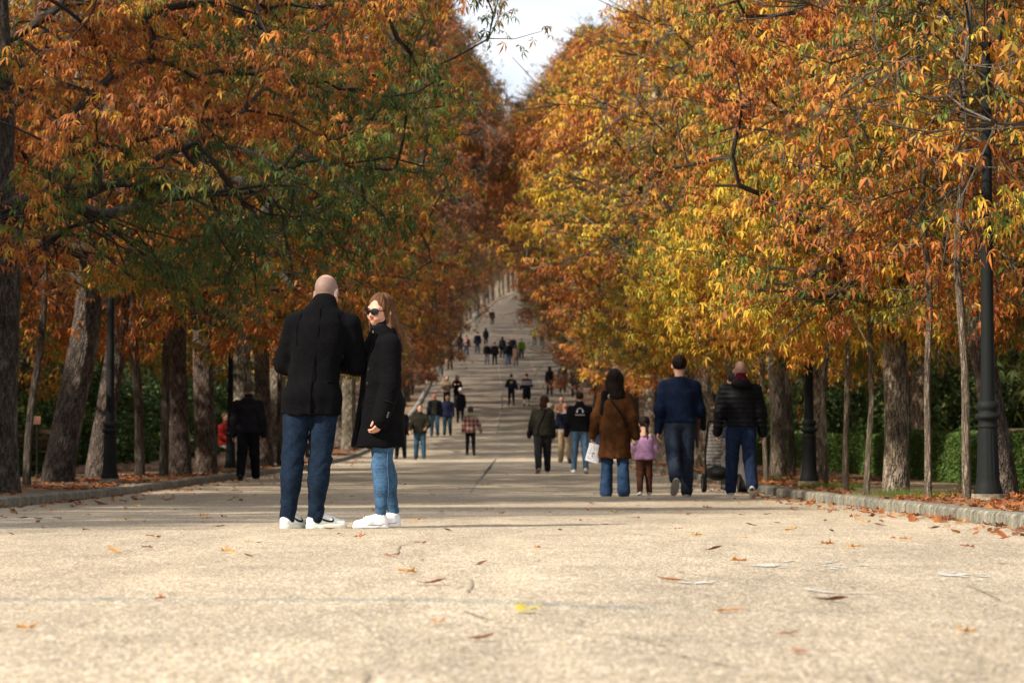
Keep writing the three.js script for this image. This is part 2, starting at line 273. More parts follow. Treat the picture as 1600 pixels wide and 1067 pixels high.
/* A tree: points spread through the crown's volume are joined, one after the other, to the nearest limb already there; limb girth follows from what it carries.
   o: { seed, h, r, y0, trunk, girth, tips, leaves, size, detail, paint(p, R) -> palette, keep(p, R) -> share of leaves kept, env(unit height) -> radius share, lean, bare } */
function makeTree(o) {
  const R = rng(o.seed), nodes = [], add = (p, par) => { nodes.push({ p, par, kids: [], n: 0 }); if (par >= 0) nodes[par].kids.push(nodes.length - 1); return nodes.length - 1; };
  const lean = o.lean ?? [0, 0], fork = o.trunk;
  let last = -1;
  for (let y = -0.25, k = 0; y <= o.h * 0.72; y += 0.45, k++) { const f = y / o.h, s = Math.max(0, y); last = add(V(lean[0] * s + (o.wander ?? 0.16) * (noise(y * 0.5 * (o.wander ? 2 : 1), o.seed, 1) - 0.5) * s * 0.5, y, lean[1] * s + 0.16 * (noise(y * 0.5, o.seed, 5) - 0.5) * s * 0.5), last); nodes[last].trunk = true; }
  const tips = [];
  const env = o.env ?? ((t) => Math.pow(Math.sin(Math.PI * Math.pow(clamp(t * 0.96 + 0.04), 0.62)), 0.65));
  const pts = [];
  for (let guard = 0; pts.length < o.tips && guard < 60000; guard++) {
    const t = R(), y = lerp(o.y0, o.h, t), an = R() * Math.PI * 2, lump = 0.72 + 0.56 * noise(Math.cos(an) * 1.6 + o.seed, y * 0.45, Math.sin(an) * 1.6);
    const rr = o.r * env(t) * lump, q = Math.sqrt(lerp(o.core ?? 0.22, 1, R())) * rr;
    const p = V(Math.cos(an) * q + lean[0] * y, y + 0.0, Math.sin(an) * q + lean[1] * y);
    if (o.where && R() > o.where(p)) continue;
    p.y -= (o.sag ?? 0.05) * q; if (p.y < o.y0 - 0.6) continue; pts.push(p);
  }
  pts.sort((a, b) => Math.hypot(a.x, a.z) + Math.abs(a.y - fork) * 0.6 - Math.hypot(b.x, b.z) - Math.abs(b.y - fork) * 0.6);
  for (const p of pts) {
    let best = -1, bd = 1e9; const pr = Math.hypot(p.x, p.z);
    for (let i = 0; i < nodes.length; i++) { const q = nodes[i].p; if (q.y < fork - 0.3 || (nodes[i].trunk && q.y > Math.max(p.y + 0.4, fork + 0.4))) continue; const dx = p.x - q.x, dy = p.y - q.y, dz = p.z - q.z; let d = Math.sqrt(dx * dx + dy * dy * 1.3 + dz * dz); if (Math.hypot(q.x, q.z) > pr + 0.2) d *= 1.7; if (d < bd) { bd = d; best = i; } }
    const a = nodes[best].p, L = a.distanceTo(p), n = Math.max(2, Math.round(L / 0.5)), pd = nodes[best].par >= 0 ? V().subVectors(a, nodes[nodes[best].par].p).normalize() : V(0, 1, 0);
    const c = V().addVectors(a, p).multiplyScalar(0.5).addScaledVector(pd, L * 0.16); c.y += L * 0.06 * (R() * 2 - 0.6);
    let par = best;
    for (let i = 1; i <= n; i++) { const t = i / n, q = V(0, 0, 0).addScaledVector(a, (1 - t) * (1 - t)).addScaledVector(c, 2 * t * (1 - t)).addScaledVector(p, t * t); if (i < n) { q.x += (R() - 0.5) * 0.12; q.y += (R() - 0.5) * 0.12; q.z += (R() - 0.5) * 0.12; } par = add(q, par); }
    tips.push(par);
  }
  for (let i = nodes.length - 1; i >= 0; i--) { if (!nodes[i].kids.length) nodes[i].n = 1; if (nodes[i].par >= 0) nodes[nodes[i].par].n += nodes[i].n; }
  const total = nodes[0].n, ex = 0.46, rad = (i) => { const q = nodes[i]; let r = Math.max(0.007, o.girth * Math.pow(q.n / total, ex)); if (q.trunk && q.p.y < fork) r = o.girth * (1 + (o.flare ?? 0.35) * Math.exp(-Math.max(0, q.p.y) * 3.6)); return r; };
  const wood = new GB(), wc = o.bark ?? [0.30, 0.255, 0.21];
  const barkCol = (x, y, z) => { const n = fbm(x * 3, y * 1.6, z * 3, 3), l = sstep(0.55, 0.68, noise(x * 5, y * 2.2, z * 5)), s = 0.55 + n * 0.75 + 0.25 * l; return [wc[0] * s, wc[1] * s, wc[2] * s]; };
  const twigCol = (x, y, z) => { const s = 0.8 + 0.6 * noise(x * 4, y * 4, z * 4); return [0.44 * s, 0.39 * s, 0.33 * s]; };
  const done = new Uint8Array(nodes.length);
  const order = nodes.map((_, i) => i);
  const chain = (start) => {
    const ids = nodes[start].par >= 0 ? [nodes[start].par, start] : [start]; done[start] = 1;
    for (let i = start; ;) { let k = -1, bn = -1; for (const c of nodes[i].kids) if (!done[c] && nodes[c].n + (nodes[c].trunk ? 1e6 : 0) > bn) { bn = nodes[c].n + (nodes[c].trunk ? 1e6 : 0); k = c; } if (k < 0) break; done[k] = 1; ids.push(k); i = k; }
    const r0 = rad(ids[Math.min(1, ids.length - 1)]), sides = r0 > 0.1 ? 14 : r0 > 0.035 ? 7 : r0 > 0.016 ? 5 : 3;
    if (ids.length > 1) tube(wood, ids.map((i) => nodes[i].p), ids.map((i, k) => (k === 0 && nodes[start].par >= 0 ? Math.min(rad(ids[0]), rad(ids[1]) * 1.15) : rad(i))), sides, barkCol, { wob: r0 > 0.1 ? 0.16 : 0, seed: o.seed, lobes: r0 > 0.1 ? 1 : 0 });
  };
  chain(0); for (const i of order) if (!done[i]) chain(i);
  const leaves = new GB(), singles = [], spots = [];
  const lp = o.leaves;
  for (const ti of tips) {
    const p = nodes[ti].p, par = nodes[nodes[ti].par].p, out = V().subVectors(p, par).normalize();
    const barren = R() < (o.barren ?? 0), keep = barren ? 0.06 : o.keep ? o.keep(p, R) : 1, k = lp * keep * (0.6 + 0.8 * R()), tw = barren ? 7 : o.bare ?? 4;
    const ends = [p];
    for (let i = 0; i < tw; i++) {
      const d = V(out.x + (R() - 0.5) * 1.9, out.y * 0.6 + (R() - 0.45) * 1.2, out.z + (R() - 0.5) * 1.9).normalize(), L = (barren ? 0.5 + R() * 0.9 : 0.25 + R() * 0.5), m = V().copy(p).addScaledVector(d, L * 0.5), e = V().copy(p).addScaledVector(d, L); m.y -= 0.05 * R(); e.y += 0.10 * (R() - 0.3);
      tube(wood, [p, m, e], barren ? [0.011, 0.009, 0.006] : [0.008, 0.006, 0.004], 3, twigCol); ends.push(m, e);
    }
    for (let i = 0; i < k; i++) {
      const e = ends[Math.floor(R() * ends.length)], q = V(e.x + (R() - 0.5) * 0.34, e.y + (R() - 0.5) * 0.30, e.z + (R() - 0.5) * 0.34);
      const an = R() * 6.283, dir = V(Math.cos(an) + q.x * 0.10, 0.05 - R() * 1.15, Math.sin(an) + q.z * 0.10).normalize(), up = V((R() - 0.5) * 0.9 + q.x * 0.07, 1, (R() - 0.5) * 0.9 + q.z * 0.07);
      const pal = o.paint(q, R), ent = pick(pal, R());
      if (o.single && o.single(q)) { spots.push([q, dir, up, o.size * (0.75 + 0.5 * R()), ent, Math.floor(R() * 1e9)]); continue; }
      palmate(leaves, q, dir, up, o.size * (0.75 + 0.5 * R()), ent, R, o.detail);
    }
  }
  // the leaves that show largest are parts of their own
  spots.sort((a, b) => (o.rank ? o.rank(b[0]) - o.rank(a[0]) : 0));
  spots.forEach((s, i) => { if (i < 200) { const g = new GB(); palmate(g, V(0, 0, 0), s[1], s[2], s[3], s[4], rng(s[5]), 2); singles.push([g.build(), s[0]]); } else palmate(leaves, s[0], s[1], s[2], s[3], s[4], rng(s[5]), o.detail); });
  return { wood: wood.build(), leaves: leaves.build(), singles };
}
function plant(proto, label, [x, y, z], turn, scale, group, name = 'chestnut_tree', hs = 1) {
  const t = thing(name, label, 'tree', [x, y, z], turn, group); t.scale.set(scale, scale * hs, scale);
  part('trunk', proto.wood, barkMat, t); if (proto.leaves.attributes.position.count) part('crown', proto.leaves, proto.mat ?? leafMat, t, { kind: 'stuff' });
  for (const [g, p] of proto.singles) part('leaf', g, leafMat, t).position.copy(p);
  return t;
}
console.log('trees');
const mixPal = (f, a, b) => (p, R) => (f(p) + (R() - 0.5) * 0.35 > 0.5 ? a : b);
const T0 = Date.now();
// near tree of the dark row: rust leaves on the sunny outside, green beneath
const camLocal = (x, d) => V(-x, EYE, d);                      // where the camera stands, from a tree planted at (x, -d) without a turn
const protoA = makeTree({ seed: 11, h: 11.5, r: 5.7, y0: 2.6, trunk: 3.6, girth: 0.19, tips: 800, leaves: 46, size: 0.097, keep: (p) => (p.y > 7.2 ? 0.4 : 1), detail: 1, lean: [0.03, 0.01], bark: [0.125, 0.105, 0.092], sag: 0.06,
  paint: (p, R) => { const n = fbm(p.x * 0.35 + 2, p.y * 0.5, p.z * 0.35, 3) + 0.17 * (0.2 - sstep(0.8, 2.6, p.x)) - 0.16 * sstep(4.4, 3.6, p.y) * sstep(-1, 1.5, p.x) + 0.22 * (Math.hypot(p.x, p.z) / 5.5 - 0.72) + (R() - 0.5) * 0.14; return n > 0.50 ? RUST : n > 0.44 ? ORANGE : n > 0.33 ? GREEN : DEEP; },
  single: (p) => p.y < 6.5 && p.z > 1.5 && p.x > -2, rank: (p) => p.z + 0.3 * Math.abs(p.x) });
const protoB = makeTree({ seed: 23, h: 11, r: 4.9, y0: 2.2, trunk: 3.2, girth: 0.140, flare: 0.25, tips: 680, leaves: 44, size: 0.096, where: (p) => sstep(-1.9, -0.9, p.x + 0.9 * (noise(p.y * 0.9, p.z * 0.9, 3) - 0.5)), detail: 1, bark: [0.36, 0.31, 0.25], sag: 0.05, bare: 5, barren: 0.22,
  paint: (p, R) => { const n = fbm(p.x * 0.4 + 7, p.y * 0.5, p.z * 0.4, 3) + (R() - 0.5) * 0.2 - 0.08 * sstep(4.2, 3.2, p.y) + 0.14 * (Math.hypot(p.x, p.z) / 4.5 - 0.75); return n > 0.62 ? RUST : n > 0.47 ? ORANGE : n > 0.38 ? YELLOW : GREEN; }, keep: (p) => (p.y > 7 ? 0.35 : p.y > 4.6 ? 0.5 : 1),
  single: (p) => p.y < 6 && p.z > 1.5 && p.x < 2.5, rank: (p) => p.z - 0.3 * p.x });
const protoC = makeTree({ seed: 37, h: 4.4, r: 1.45, y0: 2.05, trunk: 2.2, girth: 0.032, wander: 0.25, tips: 180, leaves: 38, size: 0.100, detail: 1, bark: [0.38, 0.32, 0.25],
  paint: (p, R) => { const n = fbm(p.x * 0.6 + 1, p.y * 0.7, p.z * 0.6, 3) + (R() - 0.5) * 0.2; return n > 0.64 ? ORANGE : n > 0.38 ? YELLOW : GREEN; } });
const FAR = (seed, o) => makeTree({ seed, h: 14.5, r: 5.0, y0: 2.6, trunk: 3.4, girth: 0.23, tips: 640, leaves: 42, size: 0.128, detail: 0, where: (p) => (o.clip > 5 ? 1 : 1 - sstep(1.2, 2.0, -p.x - Math.max(0, p.y - 5.0) * 0.75)) * (1 - sstep((o.clip ?? 2.4) - 0.5, (o.clip ?? 2.4) + 0.5, p.x + (o.clip > 5 ? 0 : 0.27 * Math.max(0, p.y - 5) + 1.0 * sstep(7, 4.5, p.y)) + 1.1 * (noise(p.y * 0.8, p.z * 0.8, 3) - 0.5))), ...o });
const protoR = FAR(51, { clip: 3.2, barren: 0.26, bark: [0.20, 0.17, 0.15], bare: 6, paint: (p, R) => { const n = fbm(p.x * 0.35, p.y * 0.4, p.z * 0.35, 3) + (R() - 0.5) * 0.2; return n > 0.36 ? DULL : n > 0.33 ? ORANGE : GREEN; }, keep: (p) => 0.35 + 0.8 * sstep(0.40, 0.55, fbm(p.x * 0.4, p.y * 0.4, p.z * 0.4 + 9, 2)) });
const protoO = FAR(67, { y0: 3.1, barren: 0.16, bark: [0.24, 0.20, 0.165], bare: 5, paint: (p, R) => { const n = fbm(p.x * 0.35 + 5, p.y * 0.4, p.z * 0.35, 3) + (R() - 0.5) * 0.2; return n > 0.52 ? RUST : n > 0.39 ? ORANGE : n > 0.35 ? YELLOW : GREEN; }, keep: (p) => 0.5 + 0.6 * sstep(0.40, 0.55, fbm(p.x * 0.4, p.y * 0.4, p.z * 0.4 + 3, 2)) });
const protoG = FAR(79, { y0: 3.1, bark: [0.28, 0.25, 0.2], paint: (p, R) => { const n = fbm(p.x * 0.35 + 8, p.y * 0.4, p.z * 0.35, 3) + (R() - 0.5) * 0.2; return n > 0.60 ? ORANGE : n > 0.50 ? YELLOW : GREEN; } });
const protoD = FAR(91, { h: 12, r: 4.6, y0: 1.6, clip: 9, tips: 420, leaves: 20, size: 0.22, bark: [0.2, 0.17, 0.14], paint: (p, R) => { const n = fbm(p.x * 0.3 + 8, p.y * 0.3, p.z * 0.3, 3) + (R() - 0.5) * 0.25; return n > 0.62 ? ORANGE : n > 0.5 ? GREEN : DEEP; } });
console.log('protos', Date.now() - T0);
const gy = (x, d) => verge(x, d) - 0.02;
const tree = (proto, label, x, d, turn = 0, s = 1, group, name, hs) => plant(proto, label, [x, gy(x, d), -d], turn, s, group, name, hs);

const px2 = (px, d) => (px - VPX) * d / FPX;
// --- the shaded row (photo's dark side)
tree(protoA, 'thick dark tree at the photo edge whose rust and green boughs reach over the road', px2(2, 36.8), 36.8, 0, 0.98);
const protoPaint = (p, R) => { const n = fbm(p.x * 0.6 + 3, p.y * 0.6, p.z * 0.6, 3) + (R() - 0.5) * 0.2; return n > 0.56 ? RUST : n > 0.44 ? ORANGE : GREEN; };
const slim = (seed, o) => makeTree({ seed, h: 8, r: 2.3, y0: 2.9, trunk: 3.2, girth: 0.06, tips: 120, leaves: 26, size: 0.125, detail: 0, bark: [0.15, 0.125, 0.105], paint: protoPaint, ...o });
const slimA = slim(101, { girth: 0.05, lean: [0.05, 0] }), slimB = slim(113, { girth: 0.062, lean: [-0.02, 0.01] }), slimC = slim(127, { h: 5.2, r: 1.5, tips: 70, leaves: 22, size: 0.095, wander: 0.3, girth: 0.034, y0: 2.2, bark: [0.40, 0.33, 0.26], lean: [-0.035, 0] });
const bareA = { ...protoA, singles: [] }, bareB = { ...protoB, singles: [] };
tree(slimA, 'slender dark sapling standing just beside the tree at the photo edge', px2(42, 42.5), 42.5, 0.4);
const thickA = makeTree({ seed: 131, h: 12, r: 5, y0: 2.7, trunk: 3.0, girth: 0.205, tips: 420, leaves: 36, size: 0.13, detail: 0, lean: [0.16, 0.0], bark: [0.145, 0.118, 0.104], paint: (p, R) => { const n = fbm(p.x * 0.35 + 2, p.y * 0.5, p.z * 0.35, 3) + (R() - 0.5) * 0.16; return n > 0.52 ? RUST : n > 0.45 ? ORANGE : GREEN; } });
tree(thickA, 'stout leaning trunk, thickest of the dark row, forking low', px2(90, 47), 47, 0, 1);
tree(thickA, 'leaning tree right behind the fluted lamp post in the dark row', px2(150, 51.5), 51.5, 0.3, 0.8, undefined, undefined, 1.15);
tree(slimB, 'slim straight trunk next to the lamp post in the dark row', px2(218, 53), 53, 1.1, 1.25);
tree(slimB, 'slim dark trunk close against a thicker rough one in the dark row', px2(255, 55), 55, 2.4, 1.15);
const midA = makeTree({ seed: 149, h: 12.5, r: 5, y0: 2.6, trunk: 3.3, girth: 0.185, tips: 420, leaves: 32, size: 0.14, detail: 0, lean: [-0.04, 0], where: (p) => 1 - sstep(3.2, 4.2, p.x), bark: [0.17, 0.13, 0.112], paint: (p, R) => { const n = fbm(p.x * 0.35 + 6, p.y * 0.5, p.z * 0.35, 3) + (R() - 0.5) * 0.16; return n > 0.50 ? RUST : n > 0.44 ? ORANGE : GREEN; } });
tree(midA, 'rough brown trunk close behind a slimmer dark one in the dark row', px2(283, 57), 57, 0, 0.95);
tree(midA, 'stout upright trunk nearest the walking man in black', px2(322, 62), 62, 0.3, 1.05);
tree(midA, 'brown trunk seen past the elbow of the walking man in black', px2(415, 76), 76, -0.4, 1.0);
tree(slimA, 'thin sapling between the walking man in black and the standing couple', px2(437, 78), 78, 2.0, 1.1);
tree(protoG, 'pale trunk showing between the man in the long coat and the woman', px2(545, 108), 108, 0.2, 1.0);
// --- the sunny row
tree(protoB, 'upright stout trunk in dappled sun before the clipped hedge', px2(1400, 36.2), 36.2, 0, 1);
tree(thickA, 'dark trunk leaning in behind the nearest lamp post on the sunny side', px2(1572, 34), 34, Math.PI - 0.2, 0.62, undefined, undefined, 1.2);
tree(bareB, 'tree outside the view whose rust and yellow leaves hang over the nearest lamp post', 6.05, 26.5, 0.25, 0.95, undefined, undefined, 1.2);
tree(slimC, 'thin pale sapling beside the stout dappled trunk', px2(1450, 30.8), 30.8, 0.2, 0.95);
tree(slimC, 'thin crooked sapling next to the nearest lamp post', px2(1512, 29.6), 29.6, 2.8, 1.1);
tree(protoC, 'yellow-leaved sapling with a thin straight pale stem before the hedge', px2(1354, 35.5), 35.5, 0.5, 0.95);
tree(slimC, 'thin dark sapling standing alone between two paler stems before the hedge', px2(1322, 38.5), 38.5, 4.1, 1.0);
tree(protoC, 'yellow-leaved sapling just past the second lamp post', px2(1291, 42), 42, 2.4, 1.0);
tree(protoC, 'slim yellow-leaved sapling by the hand of the bald walker', px2(1198, 47.5), 47.5, 4.4, 1.05);
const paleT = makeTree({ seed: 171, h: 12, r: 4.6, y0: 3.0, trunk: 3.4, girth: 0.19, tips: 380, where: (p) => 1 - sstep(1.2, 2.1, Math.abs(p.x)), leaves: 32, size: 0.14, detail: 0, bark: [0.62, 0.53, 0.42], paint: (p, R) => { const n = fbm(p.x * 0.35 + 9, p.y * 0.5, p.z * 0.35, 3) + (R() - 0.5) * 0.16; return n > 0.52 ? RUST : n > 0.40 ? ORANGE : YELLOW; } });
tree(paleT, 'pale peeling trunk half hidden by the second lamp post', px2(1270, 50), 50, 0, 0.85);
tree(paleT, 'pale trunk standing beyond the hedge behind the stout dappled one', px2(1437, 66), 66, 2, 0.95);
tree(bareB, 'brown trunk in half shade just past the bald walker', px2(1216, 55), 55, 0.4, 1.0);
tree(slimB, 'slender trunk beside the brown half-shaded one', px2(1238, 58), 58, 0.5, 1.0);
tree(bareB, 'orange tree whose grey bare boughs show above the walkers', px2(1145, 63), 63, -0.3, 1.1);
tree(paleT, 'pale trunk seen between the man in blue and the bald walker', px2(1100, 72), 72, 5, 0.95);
tree(protoC, 'bright yellow sapling over the heads of the walking group', px2(1150, 50), 50, 1.4, 1.05);
// --- both rows up the hill
{
  const R = rng(909), kinds = [[protoR, 'rust-brown, half bare'], [protoO, 'orange'], [protoG, 'green and yellow']];
  const far = (side) => {
    for (let d = side < 0 ? 69 : 78; d < 640; d += (side < 0 && d < 112 ? 14 : 5.6) + R() * 2.6 + d * 0.006) {
      const x = (side < 0 ? LK - 0.95 : RK + 1.05) + bend(d) + (R() - 0.5) * 0.7, q = R(), hi = d > 165;
      const [p] = d > 160 ? kinds[q < 0.72 ? 0 : q < 0.94 ? 1 : 2] : side < 0 ? kinds[q < 0.6 ? 0 : q < 0.9 ? 1 : 2] : kinds[q < 0.30 ? 0 : q < 0.75 ? 1 : 2];
      const k = kinds.find((e) => e[0] === p)[1], zone = d < 130 ? 'along the level stretch' : d < 260 ? 'on the lower slope' : 'near the top of the hill';
      const row = side < 0 ? 'shaded' : 'sunny';
      tree(p, `${k} chestnut in the ${row} avenue row ${zone}`, x, d, (side < 0 ? 0 : Math.PI) + (hi ? Math.PI : 0) + (R() - 0.5) * 0.9, (hi ? (d < 260 ? 1.28 : 1.14) : 1.0) + (R() - 0.5) * 0.12, `${k} chestnuts of the ${row} row ${zone}`, undefined, (hi ? (d < 260 ? (side < 0 ? 1.24 : 1.03) : 1.2) : side > 0 && d < 118 ? 0.78 : side < 0 && d < 118 ? 0.86 : 1.0) + 0.1 * R());
    }
  };
  far(-1); far(1);
  // the woods behind the rows
  for (const side of [-1, 1]) for (let row = 0; row < 3; row++) for (let d = 26 + row * 5; d < 190; d += 7.5 + R() * 3) {
    const x = side * (12.0 + row * 6.5 + R() * 2.5), q = R(), p = q < (side < 0 ? 0.72 : 0.55) ? protoD : q < 0.82 ? protoG : q < 0.94 ? protoO : protoR;
    if (d / FPX * 1700 + 6 < Math.abs(x) && d < 60) continue;
    tree(p, `tree in the dim wood behind the ${side < 0 ? 'shaded' : 'sunny'} row`, x, d, R() * 6.28, (side < 0 && row === 0 ? 0.62 : 0.9) + R() * 0.2, `trees in the wood behind the ${side < 0 ? 'shaded' : 'sunny'} row`, 'woodland_tree');
  }
  for (const [x, d] of [[8, 655], [14, 660], [20, 655], [26, 660], [2, 655], [32, 655]]) tree(protoO, 'orange tree closing the avenue at the top of the hill', x, d, R() * 6, 1.3, 'trees closing the avenue at the top');
}
for (const [x, d, s, p] of [[-12.6, 20.5, 1.0, protoO], [-13.4, 27.5, 1.05, protoG], [-12.8, 34, 0.95, protoD]]) tree(p, 'tree of the second shaded row standing just outside the view', x, d, x, s, 'second shaded row outside the view');
// --- shrubs and the clipped hedge
function bushGeo(seed, rx, ry, rz, n, size, pal, box) {
  const R = rng(seed), g = new GB();
  for (let i = 0; i < n; i++) {
    let p;
    if (box) { const f = R(); p = f < 0.25 ? V((R() - 0.5) * rx, R() * ry, (R() - 0.5) * rz) : f < 0.55 ? V((R() - 0.5) * rx, ry + (R() - 0.7) * 0.06, (R() - 0.5) * rz) : V((f < 0.88 ? -1 : 1) * (rx / 2 + (R() - 0.7) * 0.07), R() * ry, (R() - 0.5) * rz); p.x += 0.14 * (noise(p.z * 2.2, p.y * 3, seed) - 0.5); p.y += 0.13 * (noise(p.z * 1.8, p.x * 2, seed + 4) - 0.5); }
    else { const a = R() * 6.283, el = Math.asin(R() * 1.0), l = (0.72 + 0.5 * noise(Math.cos(a) * 2.1 + seed, el * 2.3, Math.sin(a) * 2.1)) * Math.cbrt(lerp(0.35, 1, R())); p = V(Math.cos(a) * Math.cos(el) * rx * l, 0.05 + Math.sin(el) * ry * l, Math.sin(a) * Math.cos(el) * rz * l); }
    const e = pick(pal, R()), c = e[1], k = 0.7 + 0.6 * R(), s = size * (0.7 + 0.6 * R());
    const d = V(R() - 0.5, R() - 0.3, R() - 0.5).normalize(), u = V(R() - 0.5, R() + 0.2, R() - 0.5), w = V().crossVectors(d, u).normalize().multiplyScalar(s * 0.36);
    const a = g.v(p.x, p.y, p.z, c[0] * k, c[1] * k, c[2] * k), m = V().copy(p).addScaledVector(d, s * 0.5), b = g.v(m.x + w.x, m.y + w.y, m.z + w.z, c[0] * k, c[1] * k, c[2] * k), t = g.v(p.x + d.x * s, p.y + d.y * s, p.z + d.z * s, c[0] * k, c[1] * k, c[2] * k), q = g.v(m.x - w.x, m.y - w.y, m.z - w.z, c[0] * k, c[1] * k, c[2] * k);
    g.t(a, b, t); g.t(a, t, q);
  }
  return g.build();
}
const HEDGE = [[4, [0.065, 0.14, 0.024]], [3, [0.10, 0.19, 0.03]], [1, [0.14, 0.18, 0.04]], [0.4, [0.22, 0.14, 0.05]]];
{
  const seg = bushGeo(201, 0.62, 0.70, 5.02, 24000, 0.044, HEDGE, true);
  const h = thing('hedge', 'low clipped green hedge running behind the sunny row of trees', 'hedge', [0, 0, 0]);
  for (let d = 22; d < 112; d += 5) { const x = 7.15, y = verge(x, d); const f = part('clipped_foliage', seg, leafMat, h, { kind: 'stuff' }); f.position.set(x, y - 0.02, -d); if ((d / 5 | 0) % 2) f.rotation.y = 0; }
}
{
  const protos = [bushGeo(211, 1.5, 1.7, 1.5, 5200, 0.13, DEEP), bushGeo(223, 1.8, 2.2, 1.6, 5600, 0.14, DEEP), bushGeo(227, 1.2, 1.3, 1.3, 4200, 0.12, [[3, [0.06, 0.12, 0.03]], [2, [0.10, 0.15, 0.03]]])], R = rng(31);
  for (const side of [-1, 1]) for (let d = 40; d < 128; d += 3.4) for (let k = 0; k < 2; k++) {
    const x = side * (side < 0 ? 9.6 + k * 2.6 + R() * 1.2 : 10.5 + k * 2.5 + R() * 1.5);
    if (Math.abs(x) / d * FPX > 880) continue;
    const o = thing('shrub', `dark evergreen shrub in the undergrowth behind the ${side < 0 ? 'shaded' : 'sunny'} row`, 'shrub', [x, verge(x, d) - 0.05, -d], R() * 6, `shrubs behind the ${side < 0 ? 'shaded' : 'sunny'} row`);
    o.scale.setScalar(0.7 + R() * 0.5); part('foliage', protos[Math.floor(R() * 3)], leafMat, o, { kind: 'stuff' });
  }
}
// --- lamp posts
{
  const iron = new THREE.MeshPhysicalMaterial({ color: lin(0.012, 0.014, 0.014), roughness: 0.6, specularIntensity: 0.2, bumpMap: graniteTex, bumpScale: 0.002 }), stone = std({ map: graniteTex, color: lin(0.60, 0.50, 0.38), bumpMap: graniteTex, bumpScale: 0.01, roughness: 0.9 });
  const glass = new THREE.MeshPhysicalMaterial({ color: lin(0.9, 0.9, 0.88), transmission: 1, thickness: 0, roughness: 0.15 });
  const L = (pts, n = 24) => new THREE.LatheGeometry(pts.map(([r, y]) => new THREE.Vector2(r, y)), n);
  const fl = L([[0.125, 0.06], [0.135, 0.08], [0.128, 0.13], [0.112, 0.17], [0.104, 0.24], [0.092, 0.62], [0.086, 0.68]], 48);
  { const p = fl.attributes.position; for (let i = 0; i < p.count; i++) { const y = p.getY(i), a = Math.atan2(p.getZ(i), p.getX(i)), k = y > 0.2 && y < 0.66 ? 1 - 0.05 * (0.5 + 0.5 * Math.cos(a * 16)) : 1; p.setX(i, p.getX(i) * k); p.setZ(i, p.getZ(i) * k); } fl.computeVertexNormals(); }
  const collar = L([[0.086, 0.68], [0.095, 0.69], [0.095, 0.705], [0.084, 0.715], [0.084, 0.755], [0.108, 0.765], [0.118, 0.785], [0.108, 0.81], [0.082, 0.82], [0.084, 0.84], [0.098, 0.86], [0.102, 0.885], [0.088, 0.915], [0.066, 0.925]]);
  const shaft = L([[0.066, 0.92], [0.060, 1.3], [0.052, 2.4], [0.042, 3.9], [0.055, 3.92], [0.055, 3.97], [0.035, 4.0], [0.035, 4.1], [0.09, 4.14], [0.02, 4.15]]);
  const cap = L([[0.24, 4.62], [0.25, 4.64], [0.14, 4.74], [0.06, 4.80], [0.05, 4.88], [0.0, 4.94]], 6), pane = new THREE.PlaneGeometry(0.17, 0.46);
  const lamp = (x, d, label) => {
    const t = thing('lamp_post', label, 'lamp post', [x, verge(x, d) - 0.03, -d], 0.3, 'lamp posts along the avenue');
    const pl = new THREE.CylinderGeometry(0.155, 0.175, 0.13, 8); const st = part('plinth', pl, stone, t); st.position.y = 0.03; part('fluted_base', fl, iron, t); part('collar', collar, iron, t); part('shaft', shaft, iron, t);
    const ln = new THREE.Group(); ln.name = 'lantern'; t.add(ln); part('cap', cap, iron, ln);
    for (let k = 0; k < 6; k++) { const a = k * Math.PI / 3 + Math.PI / 6, q = part('pane', pane, glass, ln); q.position.set(Math.cos(a) * 0.16, 4.38, Math.sin(a) * 0.16); q.rotation.set(0, Math.PI / 2 - a, 0); q.rotateX(0.16); const b = a + Math.PI / 6, e = part('glazing_bar', new THREE.CylinderGeometry(0.008, 0.008, 0.5, 5), iron, ln); e.position.set(Math.cos(b) * 0.185, 4.38, Math.sin(b) * 0.185); e.rotation.set(Math.sin(b) * 0.16, 0, -Math.cos(b) * 0.16); }
    return t;
  };
  lamp(px2(1545, 28.6), 28.6, 'black lamp post on a stone plinth, the nearest one, beside a crooked sapling');
  lamp(px2(1265, 43.3), 43.3, 'black lamp post before the pale peeling trunk');
  lamp(px2(172, 46.5), 46.5, 'dark lamp post before a leaning trunk in the shaded row');
  lamp(px2(360, 66), 66, 'thin dark lamp post just behind the walking man in black');
}
